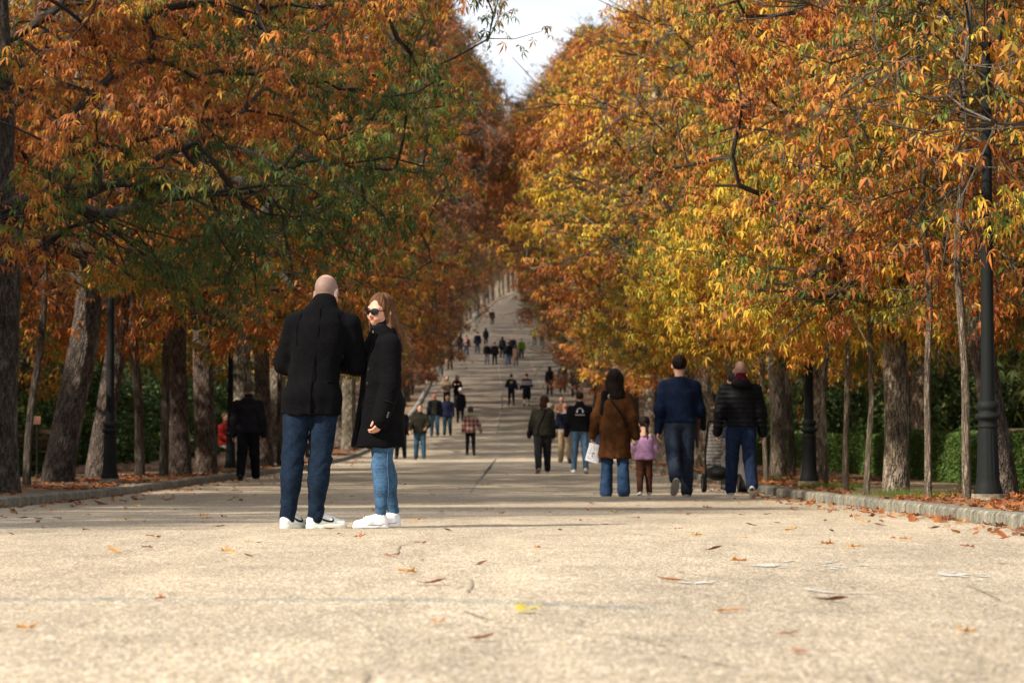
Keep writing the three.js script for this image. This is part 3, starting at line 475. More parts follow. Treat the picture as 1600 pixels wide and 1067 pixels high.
// --- benches and a little board in the shade
{
  const wood = std({ color: lin(0.16, 0.10, 0.06), roughness: 0.8, map: barkTex }), iron = std({ color: lin(0.04, 0.04, 0.04), roughness: 0.6 });
  const bench = (x, d, turn, label) => {
    const t = thing('park_bench', label, 'bench', [x, verge(x, d), -d], turn);
    for (let k = 0; k < 4; k++) part('seat_slat', new THREE.BoxGeometry(1.8, 0.035, 0.085), wood, t).position.set(0, 0.44, -0.16 + k * 0.1);
    for (let k = 0; k < 3; k++) { const b = part('back_slat', new THREE.BoxGeometry(1.8, 0.085, 0.03), wood, t); b.position.set(0, 0.56 + k * 0.12, -0.24 - k * 0.02); b.rotation.x = -0.15; }
    for (const s of [-0.75, 0.75]) { const l = part('leg', new THREE.BoxGeometry(0.06, 0.43, 0.4), iron, t); l.position.set(s, 0.205, 0); const a = part('back_support', new THREE.BoxGeometry(0.05, 0.46, 0.035), iron, t); a.position.set(s, 0.65, -0.285); a.rotation.x = -0.15; }
  };
  bench(px2(40, 58), 58, 0.2, 'dark slatted park bench in the shade behind the leaning trunk');
  bench(px2(445, 96), 96, 0.4, 'park bench far back beyond the walking man in black');
  bench(px2(1590, 52), 52, -0.3, 'park bench in front of the wood past the hedge');
  const t = thing('notice_board', 'small pinkish notice board on a stake in the dark undergrowth', 'sign', [px2(58, 56), verge(-8, 56), -56]);
  part('board', new THREE.BoxGeometry(0.13, 0.14, 0.02), std({ color: lin(0.55, 0.30, 0.22), roughness: 0.8 }), t).position.set(0, 1.0, 0.02); part('stake', new THREE.CylinderGeometry(0.014, 0.016, 1.0, 8), iron, t).position.set(0, 0.47, 0);
}
// ---------- bodies and clothes: distance fields meshed by surface nets ----------
const smin = (a, b, k) => { const h = clamp(0.5 + 0.5 * (b - a) / k); return lerp(b, a, h) - k * h * (1 - h); };
// primitives: functions (x, y, z) -> distance
const cone = (a, b, r1, r2, fx = 1, fz = 1) => {              // tapered capsule; fx, fz flatten it sideways or front to back
  const bx = b[0] - a[0], by = b[1] - a[1], bz = b[2] - a[2], L = bx * bx + by * by + bz * bz || 1e-9;
  return (x, y, z) => { const px = x - a[0], py = y - a[1], pz = z - a[2], h = clamp((px * bx + py * by + pz * bz) / L), dx = (px - bx * h) / fx, dy = py - by * h, dz = (pz - bz * h) / fz; return (Math.sqrt(dx * dx + dy * dy + dz * dz) - lerp(r1, r2, h)) * Math.min(1, fx, fz); };
};
const ell = (c, r, ry = 0, rx = 0) => { const cy = Math.cos(ry), sy = Math.sin(ry), cx = Math.cos(rx), sx = Math.sin(rx), m = Math.min(...r); return (x, y, z) => { x -= c[0]; y -= c[1]; z -= c[2]; let t = x * cy - z * sy; z = x * sy + z * cy; x = t; t = y * cx + z * sx; z = -y * sx + z * cx; y = t; const k0 = Math.sqrt((x / r[0]) ** 2 + (y / r[1]) ** 2 + (z / r[2]) ** 2), k1 = Math.sqrt((x / r[0] ** 2) ** 2 + (y / r[1] ** 2) ** 2 + (z / r[2] ** 2) ** 2); return k0 < 0.3 ? (k0 - 1) * m : k0 * (k0 - 1) / k1; }; };
const loft = (rows, pw = 2.4) => {                            // stack of rounded sections: [y, cx, cz, half width, half depth]
  const n = rows.length;
  return (x, y, z) => {
    let k = 0; while (k < n - 2 && rows[k + 1][0] < y) k++;
    const A = rows[k], B = rows[k + 1]; let t = clamp((y - A[0]) / (B[0] - A[0])); t = t * t * (3 - 2 * t) * 0.5 + t * 0.5;
    const cx = lerp(A[1], B[1], t), cz = lerp(A[2], B[2], t), a = lerp(A[3], B[3], t), b = lerp(A[4], B[4], t);
    const u = Math.abs(x - cx) / a, v = Math.abs(z - cz) / b, d = (Math.pow(Math.pow(u, pw) + Math.pow(v, pw), 1 / pw) - 1) * Math.min(a, b), e = Math.max(rows[0][0] - y, y - rows[n - 1][0]);
    return e > 0 ? (d > 0 ? Math.hypot(d, e) : e) : Math.max(d, e);
  };
};
const uni = (list, k = 0.03) => (x, y, z) => { let d = list[0](x, y, z); for (let i = 1; i < list.length; i++) d = smin(d, list[i](x, y, z), k); return d; };
function boxOf(pts, pad) { const lo = [1e9, 1e9, 1e9], hi = [-1e9, -1e9, -1e9]; for (const p of pts) for (let i = 0; i < 3; i++) { lo[i] = Math.min(lo[i], p[i] - pad); hi[i] = Math.max(hi[i], p[i] + pad); } return [lo, hi]; }
function nets(f, lo, hi, cell, color) {
  const n = [0, 1, 2].map((i) => Math.ceil((hi[i] - lo[i]) / cell) + 2), [nx, ny, nz] = n, val = new Float32Array(nx * ny * nz).fill(1), S = 5, rad = cell * S * 0.9;
  for (let bz = 0; bz < nz; bz += S) for (let by = 0; by < ny; by += S) for (let bx = 0; bx < nx; bx += S) {
    const h = (S - 1) / 2, d = f(lo[0] + (bx + h) * cell, lo[1] + (by + h) * cell, lo[2] + (bz + h) * cell), near = Math.abs(d) < rad * 1.5;
    for (let z = bz; z < Math.min(nz, bz + S); z++) for (let y = by; y < Math.min(ny, by + S); y++) for (let x = bx; x < Math.min(nx, bx + S); x++) val[(z * ny + y) * nx + x] = near ? f(lo[0] + x * cell, lo[1] + y * cell, lo[2] + z * cell) : d;
  }
  const g = new GB(), id = new Int32Array(nx * ny * nz).fill(-1), off = [0, 1, nx, nx + 1, nx * ny, nx * ny + 1, nx * ny + nx, nx * ny + nx + 1];
  const ed = [[0, 1], [2, 3], [4, 5], [6, 7], [0, 2], [1, 3], [4, 6], [5, 7], [0, 4], [1, 5], [2, 6], [3, 7]];
  for (let z = 0; z < nz - 1; z++) for (let y = 0; y < ny - 1; y++) for (let x = 0; x < nx - 1; x++) {
    const o = (z * ny + y) * nx + x; let m = 0; for (let k = 0; k < 8; k++) if (val[o + off[k]] < 0) m |= 1 << k;
    if (m === 0 || m === 255) continue;
    let sx = 0, sy = 0, sz = 0, c = 0;
    for (const [a, b] of ed) { const ia = m >> a & 1, ib = m >> b & 1; if (ia === ib) continue; const va = val[o + off[a]], vb = val[o + off[b]], t = va / (va - vb); sx += lerp(a & 1, b & 1, t); sy += lerp(a >> 1 & 1, b >> 1 & 1, t); sz += lerp(a >> 2, b >> 2, t); c++; }
    const X = lo[0] + (x + sx / c) * cell, Y = lo[1] + (y + sy / c) * cell, Z = lo[2] + (z + sz / c) * cell, q = color ? color(X, Y, Z) : [1, 1, 1];
    id[o] = g.v(X, Y, Z, q[0], q[1], q[2], X * 1.3 + Z * 0.9, Y * 1.3);
  }
  const quad = (a, b, c, d, flip) => { if (a < 0 || b < 0 || c < 0 || d < 0) return; flip ? g.q(a, d, c, b) : g.q(a, b, c, d); };
  for (let z = 1; z < nz - 1; z++) for (let y = 1; y < ny - 1; y++) for (let x = 1; x < nx - 1; x++) {
    const o = (z * ny + y) * nx + x, v = val[o] < 0;
    if (v !== val[o + 1] < 0) quad(id[o], id[o - nx], id[o - nx - nx * ny], id[o - nx * ny], !v);
    if (v !== val[o + nx] < 0) quad(id[o], id[o - nx * ny], id[o - nx * ny - 1], id[o - 1], !v);
    if (v !== val[o + nx * ny] < 0) quad(id[o], id[o - 1], id[o - 1 - nx], id[o - nx], !v);
  }
  return g.build();
}
const moved = (g, m) => { const c = g.clone(); c.applyMatrix4(m); return c; };
const join = (list) => mergeGeometries(list);
const clothTex = dataTex(256, (u, v) => { const s = 0.86 + 0.30 * (tnoise(u, v, 128, 61) - 0.5) + 0.18 * (tnoise(u, v, 32, 62) - 0.5) + 0.16 * (tnoise(u, v, 8, 63) - 0.5); return [s, s, s]; }, { srgb: true });
clothTex.repeat.set(2, 2);
const clothBump = dataTex(256, (u, v) => { const s = 0.5 + 0.5 * (tnoise(u, v, 64, 65) - 0.5) + 0.6 * (tnoise(u, v, 10, 66) - 0.5); return [s, s, s]; });
clothBump.repeat.set(1.5, 1.5);
const matCache = new Map();
function cloth(c, rough = 0.9, extra = {}) { const k = JSON.stringify([c, rough, extra]); if (!matCache.has(k)) matCache.set(k, new THREE.MeshPhysicalMaterial({ color: lin(...c), roughness: rough, map: clothTex, bumpMap: clothBump, bumpScale: 0.0025, vertexColors: true, specularIntensity: 0.22, ...extra })); return matCache.get(k); }
const plainM = (c, rough = 0.6, extra = {}) => { const k = 'p' + JSON.stringify([c, rough, extra]); if (!matCache.has(k)) matCache.set(k, new THREE.MeshPhysicalMaterial({ color: lin(...c), roughness: rough, vertexColors: true, specularIntensity: rough > 0.45 ? 0.25 : 1, ...extra })); return matCache.get(k); };
const skinM = new THREE.MeshPhysicalMaterial({ vertexColors: true, roughness: 0.55, specularIntensity: 0.4 }); skinM.name = 'skin';
const white3 = (g) => { if (!g.attributes.color) g.setAttribute('color', new THREE.Float32BufferAttribute(new Float32Array(g.attributes.position.count * 3).fill(1), 3)); return g; };
const tint = (g, c) => { const a = new Float32Array(g.attributes.position.count * 3); for (let i = 0; i < a.length; i += 3) { a[i] = c[0]; a[i + 1] = c[1]; a[i + 2] = c[2]; } const q = g.clone(); q.setAttribute('color', new THREE.BufferAttribute(a, 3)); return q; };

// heads: 0.235 m tall, origin at the base of the skull / top of the neck, face towards +z
const SK = [0.60, 0.34, 0.24];
function headField(fem) {
  const L = [
    ell([0, 0.135, -0.012], [0.076, 0.092, 0.096]), ell([0, 0.085, 0.020], [0.066, 0.085, 0.076]), cone([0, 0.012, 0.062], [0, 0.020, 0.070], fem ? 0.022 : 0.028, fem ? 0.020 : 0.026), cone([-0.040, 0.035, 0.02], [0.040, 0.035, 0.02], fem ? 0.026 : 0.032, fem ? 0.026 : 0.032), cone([-0.034, 0.062, 0.062], [0.034, 0.062, 0.062], 0.026, 0.026)];
  const base = uni(L, 0.03), nose = cone([0, 0.103, 0.090], [0, 0.066, 0.114], 0.008, 0.0115), alae = cone([-0.010, 0.062, 0.100], [0.010, 0.062, 0.100], 0.009, 0.009), brow = cone([-0.036, 0.116, 0.078], [0.036, 0.116, 0.078], 0.016, 0.016), lip = cone([-0.017, 0.038, 0.083], [0.017, 0.038, 0.083], 0.0085, 0.0085);
  const ear = (s) => ell([s * 0.089, 0.092, -0.008], [0.0085, 0.034, 0.022], s * 0.85), eL = ear(1), eR = ear(-1), neck = cone([0, -0.10, -0.030], [0, 0.06, -0.014], fem ? 0.048 : 0.060, fem ? 0.044 : 0.056);
  return (x, y, z) => { let d = base(x, y, z); d = smin(d, brow(x, y, z), 0.02); d = smin(d, nose(x, y, z), 0.014); d = smin(d, alae(x, y, z), 0.01); d = smin(d, lip(x, y, z), 0.012); for (const s of [-1, 1]) { const e = Math.hypot(x - s * 0.031, (y - 0.096) * 1.5, (z - 0.094)) - 0.015; d = -smin(-d, e, 0.012); } d = smin(d, Math.min(eL(x, y, z), eR(x, y, z)), 0.008); return smin(d, neck(x, y, z), 0.025); };
}
function headColor(fem, crop) {
  return (x, y, z) => {
    const n = 0.94 + 0.12 * noise(x * 60, y * 60, z * 60); let c = SK.map((v) => v * n);
    const mixc = (b, t) => { c = c.map((v, i) => lerp(v, b[i], t)); };
    mixc([0.62, 0.24, 0.18], 0.35 * Math.max(0, 1 - Math.hypot(Math.abs(x) - 0.042, y - 0.062, z - 0.07) / 0.03));
    if (z > 0.07) { const l = Math.hypot(x * 0.55, (y - 0.038) * 1.9); if (l < 0.013) mixc(fem ? [0.36, 0.075, 0.07] : [0.48, 0.20, 0.16], 0.9); for (const s of [-1, 1]) { if (Math.hypot((x - s * 0.031) * 0.6, (y - 0.112) * 2) < 0.012) mixc([0.12, 0.07, 0.05], 0.8); if (Math.hypot((x - s * 0.031) * 0.8, (y - 0.095) * 1.6) < 0.011) mixc([0.07, 0.05, 0.04], 0.75); } }
    if (crop) { const e = crop(x, y, z); if (e > 0) mixc([0.14, 0.115, 0.105], e * (0.7 + 0.3 * noise(x * 300, y * 300, z * 300))); }
    return c;
  };
}
const HB = [[-0.1, -0.12, -0.13], [0.1, 0.245, 0.145]];
const stubble = (x, y, z) => 0.95 * sstep(0.222, 0.180, y) * sstep(0.035, 0.0, z - 0.0) * sstep(0.045, 0.085, y + 0.4 * Math.max(0, -z - 0.03));
const HEADS = {}; function head(kind, cell) { const k = kind + cell; if (!HEADS[k]) { const fem = kind === 'f'; HEADS[k] = nets(headField(fem), ...HB, cell, headColor(fem, kind === 's' ? stubble : kind === 'b' ? (x, y, z) => 0.35 * stubble(x, y, z) : null)); } return HEADS[k]; }
// a relaxed right hand: wrist at the origin, fingers down -y, palm facing +x (towards the thigh of the right side is +x), thumb to +z
function handGeo(curl, cell) {
  const L = [cone([0, 0.02, 0], [0, -0.02, 0], 0.024, 0.026, 0.8, 1.1), ell([0, -0.05, 0.0], [0.016, 0.045, 0.040])];
  const f = (z0, z1, len, y0) => { let p = [0, y0, z0], a = 0.15; const out = []; for (let i = 0; i < 3; i++) { const l = len * [0.42, 0.32, 0.26][i]; a += curl * [0.55, 0.8, 0.5][i]; const q = [p[0] + Math.sin(a) * l, p[1] - Math.cos(a) * l, p[2] + (z1 - z0) * [0.42, 0.32, 0.26][i]]; out.push(cone(p, q, 0.0098 - i * 0.0008, 0.0092 - i * 0.0010)); p = q; } return uni(out, 0.004); };
  const fs = [f(0.030, 0.034, 0.072, -0.085), f(0.010, 0.011, 0.080, -0.090), f(-0.011, -0.012, 0.075, -0.088), f(-0.030, -0.034, 0.058, -0.080)];
  const th = uni([cone([0.006, -0.022, 0.026], [0.018, -0.055, 0.050], 0.014, 0.011), cone([0.018, -0.055, 0.050], [0.026, -0.088, 0.052], 0.0105, 0.0088)], 0.006), palm = uni(L, 0.02);
  const F = (x, y, z) => { let d = smin(palm(x, y, z), th(x, y, z), 0.010); let e = 1; for (const q of fs) e = Math.min(e, q(x, y, z)); return smin(d, e, 0.006); };
  return nets(F, [-0.04, -0.19, -0.06], [0.12, 0.05, 0.08], cell, (x, y, z) => { const n = 0.92 + 0.16 * noise(x * 80, y * 80, z * 80), r = sstep(-0.08, -0.16, y) * 0.15; return [SK[0] * n, SK[1] * n * (1 - r), SK[2] * n * (1 - r)]; });
}
const HANDS = {}; function hand(side, curl, cell) { const k = side + '|' + curl + '|' + cell; if (!HANDS[k]) { const g = handGeo(curl, cell); if (side > 0) { const p = g.attributes.position, ix = g.index.array; for (let i = 0; i < p.count; i++) p.setX(i, -p.getX(i)); for (let i = 0; i < ix.length; i += 3) { const t = ix[i]; ix[i] = ix[i + 1]; ix[i + 1] = t; } g.computeVertexNormals(); } HANDS[k] = g; } return HANDS[k]; }
// shoes: ankle above the origin, sole at y = 0, toe towards +z; length 0.28
function shoeGeos(kind, cell) {
  const boot = kind === 'boot', low = kind === 'sneaker' || kind === 'canvas';
  const up = uni([cone([0, 0.045, -0.065], [0, 0.042, 0.06], 0.038, 0.036, 0.95, 1), cone([0, 0.038, 0.06], [0, 0.032, 0.145], 0.038, 0.028, 1.05, 1), cone([0, 0.05, -0.055], [0, boot ? 0.16 : low ? 0.085 : 0.08, -0.045], 0.040, boot ? 0.042 : 0.040), cone([0, 0.075, -0.03], [0, 0.055, 0.06], 0.036, 0.028)], 0.02);
  const cut = boot ? (x, y, z) => up(x, y, z) : (x, y, z) => Math.max(up(x, y, z), -(Math.hypot(x, (y - 0.125) * 0.9, z + 0.045) - 0.043));
  const sh = kind === 'canvas' ? 0.026 : 0.030;
  const outl = (x, z) => { const w = 0.041 + 0.007 * Math.sin(clamp((z + 0.1) / 0.26) * 3.1) - (z < -0.02 ? 0.004 : 0), zz = z > 0.11 ? (z - 0.11) / 0.068 : z < -0.06 ? (-0.06 - z) / 0.048 : 0; return (Math.hypot(x / w, zz) - 1) * 0.04; };
  const sole = (x, y, z) => Math.max(outl(x, z), Math.abs(y - sh / 2) - sh / 2);
  const lo = [-0.07, -0.02, -0.125], hi = [0.07, boot ? 0.22 : 0.14, 0.2];
  const upper = (x, y, z) => Math.max(cut(x, y, z), 0.018 - y, outl(x, z) - 0.0005);
  return { upper: nets(upper, lo, hi, cell), sole: nets(sole, lo, [0.07, 0.05, 0.2], cell * 0.8), field: upper };
}
const SHOES = {}; function shoe(kind, cell) { const k = kind + cell; return SHOES[k] ?? (SHOES[k] = shoeGeos(kind, cell)); }
/* A person in metres, facing +z, feet on y = 0.
   o: { H, fem, pose, cell, head, hair, top, bottom, shoes ... }. Every garment is a mesh of its own; the body is one mesh underneath. */
function skeleton(o) {
  const H = o.H, fem = o.fem, kid = H < 1.2, P = o.pose ?? {}, sw = (o.shoulder ?? (fem ? 0.100 : 0.113)) * H, hw = 0.052 * H;
  const L1 = 0.232 * H, L2 = 0.225 * H, ank = 0.046 * H;
  const leg = (s, th, kn, out) => { const hip = [s * hw, 0.505 * H, 0], k = [hip[0] + s * (out ?? 0) * L1, hip[1] - Math.cos(th) * L1, Math.sin(th) * L1], a = [k[0] + s * (out ?? 0) * L2, k[1] - Math.cos(th - kn) * L2, k[2] + Math.sin(th - kn) * L2]; return { hip, k, a, foot: P.foot?.[s] ?? th - kn }; };
  const legL = leg(1, P.lt ?? 0.03, P.lk ?? 0.05, P.lo ?? 0.04), legR = leg(-1, P.rt ?? -0.03, P.rk ?? 0.05, P.ro ?? 0.04);
  // heel and toe of each foot decide how high the body stands
  const fl = (l, s2) => (o.flat?.includes(s2) ? 0 : clamp(-l.foot, -0.25, 0.75)); legL.pit = fl(legL, 1); legR.pit = fl(legR, -1);
  const low = (l) => l.a[1] - (0.062 * Math.cos(l.pit) + Math.max(0.165 * Math.sin(l.pit), -0.06 * Math.sin(l.pit))) * H / 1.75;
  const drop = Math.min(low(legL), low(legR));
  const lean = P.lean ?? 0, twist = P.side ?? 0, up = (y, z = 0) => [twist * (y - 0.5) * H, y * H, Math.sin(lean) * (y - 0.5) * H + z * H];
  const arm = (s, a) => { const sh = up(o.shY ?? 0.783); sh[0] += s * sw; const [fw, outw, el, tw = 0] = a, la = 0.172 * H, lf = 0.150 * H, d1 = [s * Math.sin(outw), -Math.cos(outw) * Math.cos(fw), Math.sin(fw) * Math.cos(outw)], e = [sh[0] + d1[0] * la, sh[1] + d1[1] * la, sh[2] + d1[2] * la], f2 = fw + el, d2 = [s * Math.sin(outw * 0.6) - s * tw, -Math.cos(f2), Math.sin(f2)], n = Math.hypot(...d2), w = [e[0] + d2[0] / n * lf, e[1] + d2[1] / n * lf, e[2] + d2[2] / n * lf]; return { sh, e, w, d: d2.map((v) => v / n) }; };
  const S = { H, L: legL, R: legR, aL: arm(1, P.al ?? [0.1, 0.12, 0.25]), aR: arm(-1, P.ar ?? [0.1, 0.12, 0.25]), neck: up(0.83), chest: up(0.73), waist: up(0.61), pelvis: up(0.53), headAt: up(0.862, kid ? 0 : 0.012), drop };
  for (const l of [S.L, S.R]) for (const k of ['hip', 'k', 'a']) l[k][1] -= drop;
  for (const a of [S.aL, S.aR]) for (const k of ['sh', 'e', 'w']) a[k][1] -= drop;
  for (const k of ['neck', 'chest', 'waist', 'pelvis', 'headAt']) S[k][1] -= drop;
  return S;
}
const mat4 = (p, rx, ry, rz, s = 1) => new THREE.Matrix4().compose(V(...p), new THREE.Quaternion().setFromEuler(new THREE.Euler(rx, ry, rz, 'YXZ')), V(s, s, s));
const alongDown = (p, d, roll, s = 1) => { const q = new THREE.Quaternion().setFromUnitVectors(V(0, -1, 0), V(...d)); q.multiply(new THREE.Quaternion().setFromAxisAngle(V(0, 1, 0), roll)); return new THREE.Matrix4().compose(V(...p), q, V(s, s, s)); };
const walk = (k = 1, flip = 1) => flip > 0 ? { lt: 0.30 * k, lk: 0.10 * k, rt: -0.22 * k, rk: 0.50 * k, al: [-0.22 * k, 0.14, 0.2], ar: [0.32 * k, 0.14, 0.3] } : { rt: 0.30 * k, rk: 0.10 * k, lt: -0.22 * k, lk: 0.50 * k, ar: [-0.22 * k, 0.14, 0.2], al: [0.32 * k, 0.14, 0.3] };
function person(o, label, pos, yaw) {
  const S = skeleton(o), H = S.H, c = o.cell ?? 0.024, fem = !!o.fem, hs = (o.headScale ?? 1) * (H < 1.2 ? 0.80 : lerp(0.92, 1, (H - 1.5) / 0.35));
  const t = thing('person', label, 'person', pos, yaw, o.group);
  const hips = V(...S.pelvis);
  // --- body
  const bl = [loft([[S.pelvis[1] - 0.04 * H, S.pelvis[0], S.pelvis[2], 0.080 * H, 0.052 * H], [S.waist[1], S.waist[0], S.waist[2], 0.066 * H, 0.046 * H], [S.chest[1], S.chest[0], S.chest[2], 0.080 * H, 0.056 * H], [S.neck[1] - 0.02 * H, S.neck[0], S.neck[2], 0.050 * H, 0.034 * H]]), cone(S.neck.map((v, i) => v - (i === 1 ? 0.02 * H : 0)), [S.headAt[0], S.headAt[1] + 0.03, S.headAt[2] - 0.01], 0.030 * H, 0.026 * H)];
  for (const a of [S.aL, S.aR]) bl.push(cone(a.sh, a.e, 0.020 * H, 0.017 * H), cone(a.e, a.w, 0.017 * H, 0.0125 * H));
  for (const l of [S.L, S.R]) bl.push(cone(l.hip, l.k, 0.040 * H, 0.026 * H), cone(l.k, l.a, 0.026 * H, 0.017 * H));
  const joints = [S.headAt, S.neck, S.pelvis, ...[S.aL, S.aR].flatMap((a) => [a.sh, a.e, a.w]), ...[S.L, S.R].flatMap((l) => [l.hip, l.k, l.a])];
  const [lo, hi] = boxOf(joints, 0.16);
  const bodyF = uni(bl, 0.02), hc = o.headCell ?? (c < 0.02 ? 0.009 : 0.013);
  const hm = mat4(S.headAt, o.nod ?? 0, o.look ?? 0, o.tilt ?? 0, hs);
  const hcurl = o.curl ?? 0.55, hcell = c < 0.02 ? 0.005 : 0.008;
  const pieces = [nets(bodyF, lo, hi, Math.max(0.014, c), () => SK), moved(head(o.head ?? (fem ? 'f' : 'm'), hc), hm)];
  const handM = {};
  for (const [s, a] of [[1, S.aL], [-1, S.aR]]) { if (o.noHand?.includes(s)) continue; const m = alongDown(a.w, a.d, o.handRoll?.[s] ?? 0, hs * (fem ? 0.9 : 1)); handM[s] = m; pieces.push(moved(hand(s, o.curls?.[s] ?? hcurl, hcell), m)); }
  let bg = join(pieces); if (o.skin) { const q = bg.attributes.color; for (let i = 0; i < q.count; i++) q.setXYZ(i, q.getX(i) * o.skin[0], q.getY(i) * o.skin[1], q.getZ(i) * o.skin[2]); }
  part('body', bg, skinM, t);
  const G = (name, f, cc, m, col, box = [lo, hi], extra) => part(name, nets(f, box[0], box[1], cc, col), m, t, extra);
  const fold = (x, y, z, a) => a * (noise(x * 9 + H * 31, y * 12, z * 9) - 0.5);
  // --- trousers, tights or skirt
  const B = o.bottom ?? {}, bk = B.k ?? 0.028, legs = [];
  for (const l of [S.L, S.R]) { const end = B.crop ? l.k.map((v, i) => lerp(v, l.a[i], B.crop)) : l.a.map((v, i) => v - (i === 1 ? (B.low ?? -0.008) : 0)); const r = B.r ?? [0.060, 0.045, 0.035]; legs.push(cone(l.hip, l.k, r[0] * H, r[1] * H), cone(l.k, end, r[1] * H, r[2] * H)); if (B.calf) { const m = l.k.map((v, i) => lerp(v, l.a[i], 0.3)); m[2] -= 0.012 * H; legs.push(ell(m, [B.calf * H, 0.075 * H, B.calf * H])); } }
  legs.push(ell([S.pelvis[0], S.pelvis[1] + 0.0 * H, S.pelvis[2] - 0.006 * H], [(B.hip ?? 0.094) * H, 0.075 * H, (B.seat ?? 0.070) * H]));
  const bf0 = uni(legs, bk), kneeY = (S.L.k[1] + S.R.k[1]) / 2;
  const bf = (x, y, z) => { const w = Math.exp(-(((y - kneeY) / 0.10) ** 2)) + 1.2 * Math.exp(-(((y - 0.13) / 0.07) ** 2)) + 0.5; return bf0(x, y, z) + fold(x * 0.5, y * 2.6 + x * 3, z * 0.5, (B.wrinkle ?? 0.012) * 0.55 * w); };
  const denim = B.denim ?? 0;
  const bcol = (x, y, z) => { const n = 0.86 + 0.28 * fbm(x * 30, y * 22, z * 30, 2); let f = 1; if (denim) { const l = x > 0 ? S.L : S.R; f = 1 + denim * Math.exp(-(((x - l.k[0]) / 0.05) ** 2)) * sstep(0.2, 0.5, y / H + 0.14) * (0.6 + 0.6 * noise(x * 40, y * 12, z * 40)); } return [n * f, n * f, n * f]; };
  G(B.name ?? 'trousers', bf, c, B.mat ?? cloth(B.color ?? [0.03, 0.05, 0.10]), bcol);
  // --- coat, jacket or jumper
  const T = o.top ?? {}, hem = S.pelvis[1] + (T.hem ?? -0.05) * H, w = T.w ?? [0.100, 0.090, 0.112, 0.104], dp = T.d ?? [0.075, 0.068, 0.078, 0.058], ar = (T.arm ?? [0.043, 0.036, 0.029]).map((v, i) => (i ? v : v * 0.92)), sh = S.neck[1] - 0.012 * H;
  const rows = T.rows ? T.rows(S) : [[hem, S.pelvis[0], S.pelvis[2] + (T.kick ?? 0) * H, w[0] * H, dp[0] * H], [S.waist[1], S.waist[0], S.waist[2], w[1] * H, dp[1] * H], [S.chest[1], S.chest[0], S.chest[2], w[2] * H, dp[2] * H], [S.neck[1] - 0.034 * H, S.neck[0], S.neck[2], w[3] * 0.93 * H, dp[3] * H], [S.neck[1] - 0.012 * H, S.neck[0], S.neck[2], 0.078 * H, 0.050 * H], [S.neck[1] + 0.012 * H, S.neck[0], S.neck[2], 0.040 * H, 0.038 * H]];
  if (rows[0][0] > rows[1][0]) rows[0][0] = rows[1][0] - 0.02;
  const tl = [loft(rows, 2.3)];
  for (const a of [S.aL, S.aR]) { const e2 = a.w.map((v, i) => v + a.d[i] * (T.cuff ?? 0.0)); tl.push(cone(a.sh.map((v, i) => v - (i === 1 ? 0.006 * H : 0)), a.e, ar[0] * H, ar[1] * H), cone(a.e, e2, ar[1] * H, ar[2] * H)); }
  if (T.collar) { const [r, h] = T.collar; tl.push(cone([S.neck[0], S.neck[1] - 0.01 * H, S.neck[2]], [lerp(S.neck[0], S.headAt[0], 0.8), S.neck[1] + h * H, S.neck[2] + 0.006 * H], r * H, r * H * 0.95)); }
  if (T.add) tl.push(...T.add(S));
  const tf0 = uni(tl, T.k ?? 0.05), q = T.quilt ?? 0, tw = T.wrinkle ?? 0.010;
  const hem0 = rows[0][0], wrap = (x, y, z) => { const d = tf0(x, y, z); return y < hem0 - 0.03 || y > hem0 + 0.55 ? d : smin(d, Math.max(bf0(x, y, z) - 0.016, hem0 - y), 0.015); };
  const dr = T.drape ?? 0.016, af = T.armfold ?? 0.012, wy = S.waist[1], arms = [S.aL, S.aR], soft = (x, y, z) => { let f = dr * sstep(wy, hem0, y) * (noise(Math.atan2(x - S.pelvis[0], z - S.pelvis[2]) * 3.2, y * 1.4, H * 7) - 0.5); for (const a of arms) { const m = Math.hypot(x - a.e[0], y - a.e[1], z - a.e[2]); if (m < 0.2) f += af * (1 - m / 0.2) * (noise(x * 10, y * 30 + z * 14 + x * 8, z * 10) - 0.5) * 2; } return f; };
  const tf = (x, y, z) => wrap(x, y, z) + soft(x, y, z) + fold(x, y + x * 0.4, z, tw) - (q ? 0.013 * (Math.abs(Math.sin(y * Math.PI / q)) ** 0.6 - 0.5) : 0);
  const tcol = T.paint ? (x, y, z) => T.paint(x, y, z, S) : (x, y, z) => { const n = 0.84 + 0.32 * fbm(x * 24, y * 24, z * 24, 2); return [n, n, n]; };
  G(T.name ?? 'jacket', tf, c, T.mat ?? cloth(T.color ?? [0.02, 0.02, 0.025], T.rough ?? 0.9), tcol);
  // --- shoes
  for (const [s, l] of [[1, S.L], [-1, S.R]]) {
    const sd = shoe(o.shoes?.kind ?? 'shoe', c < 0.02 ? 0.007 : 0.014), sc = (o.shoes?.size ?? 1) * H / 1.75, g = new THREE.Group(); g.name = 'shoe'; t.add(g);
    const yawF = o.toe?.[s] ?? s * 0.12;
    g.position.set(l.a[0], l.a[1], l.a[2]); g.rotation.set(l.pit, yawF, 0, 'YXZ'); g.scale.setScalar(sc);
    const u = part('upper', sd.upper, o.shoes?.mat ?? plainM(o.shoes?.color ?? [0.03, 0.03, 0.03], 0.5), g), b = part('sole', sd.sole, plainM(o.shoes?.sole ?? [0.05, 0.05, 0.05], 0.7), g);
    for (const e of [u, b]) e.position.set(0, -0.062, 0.045);
  }
  // --- hair
  const hair = o.hair;
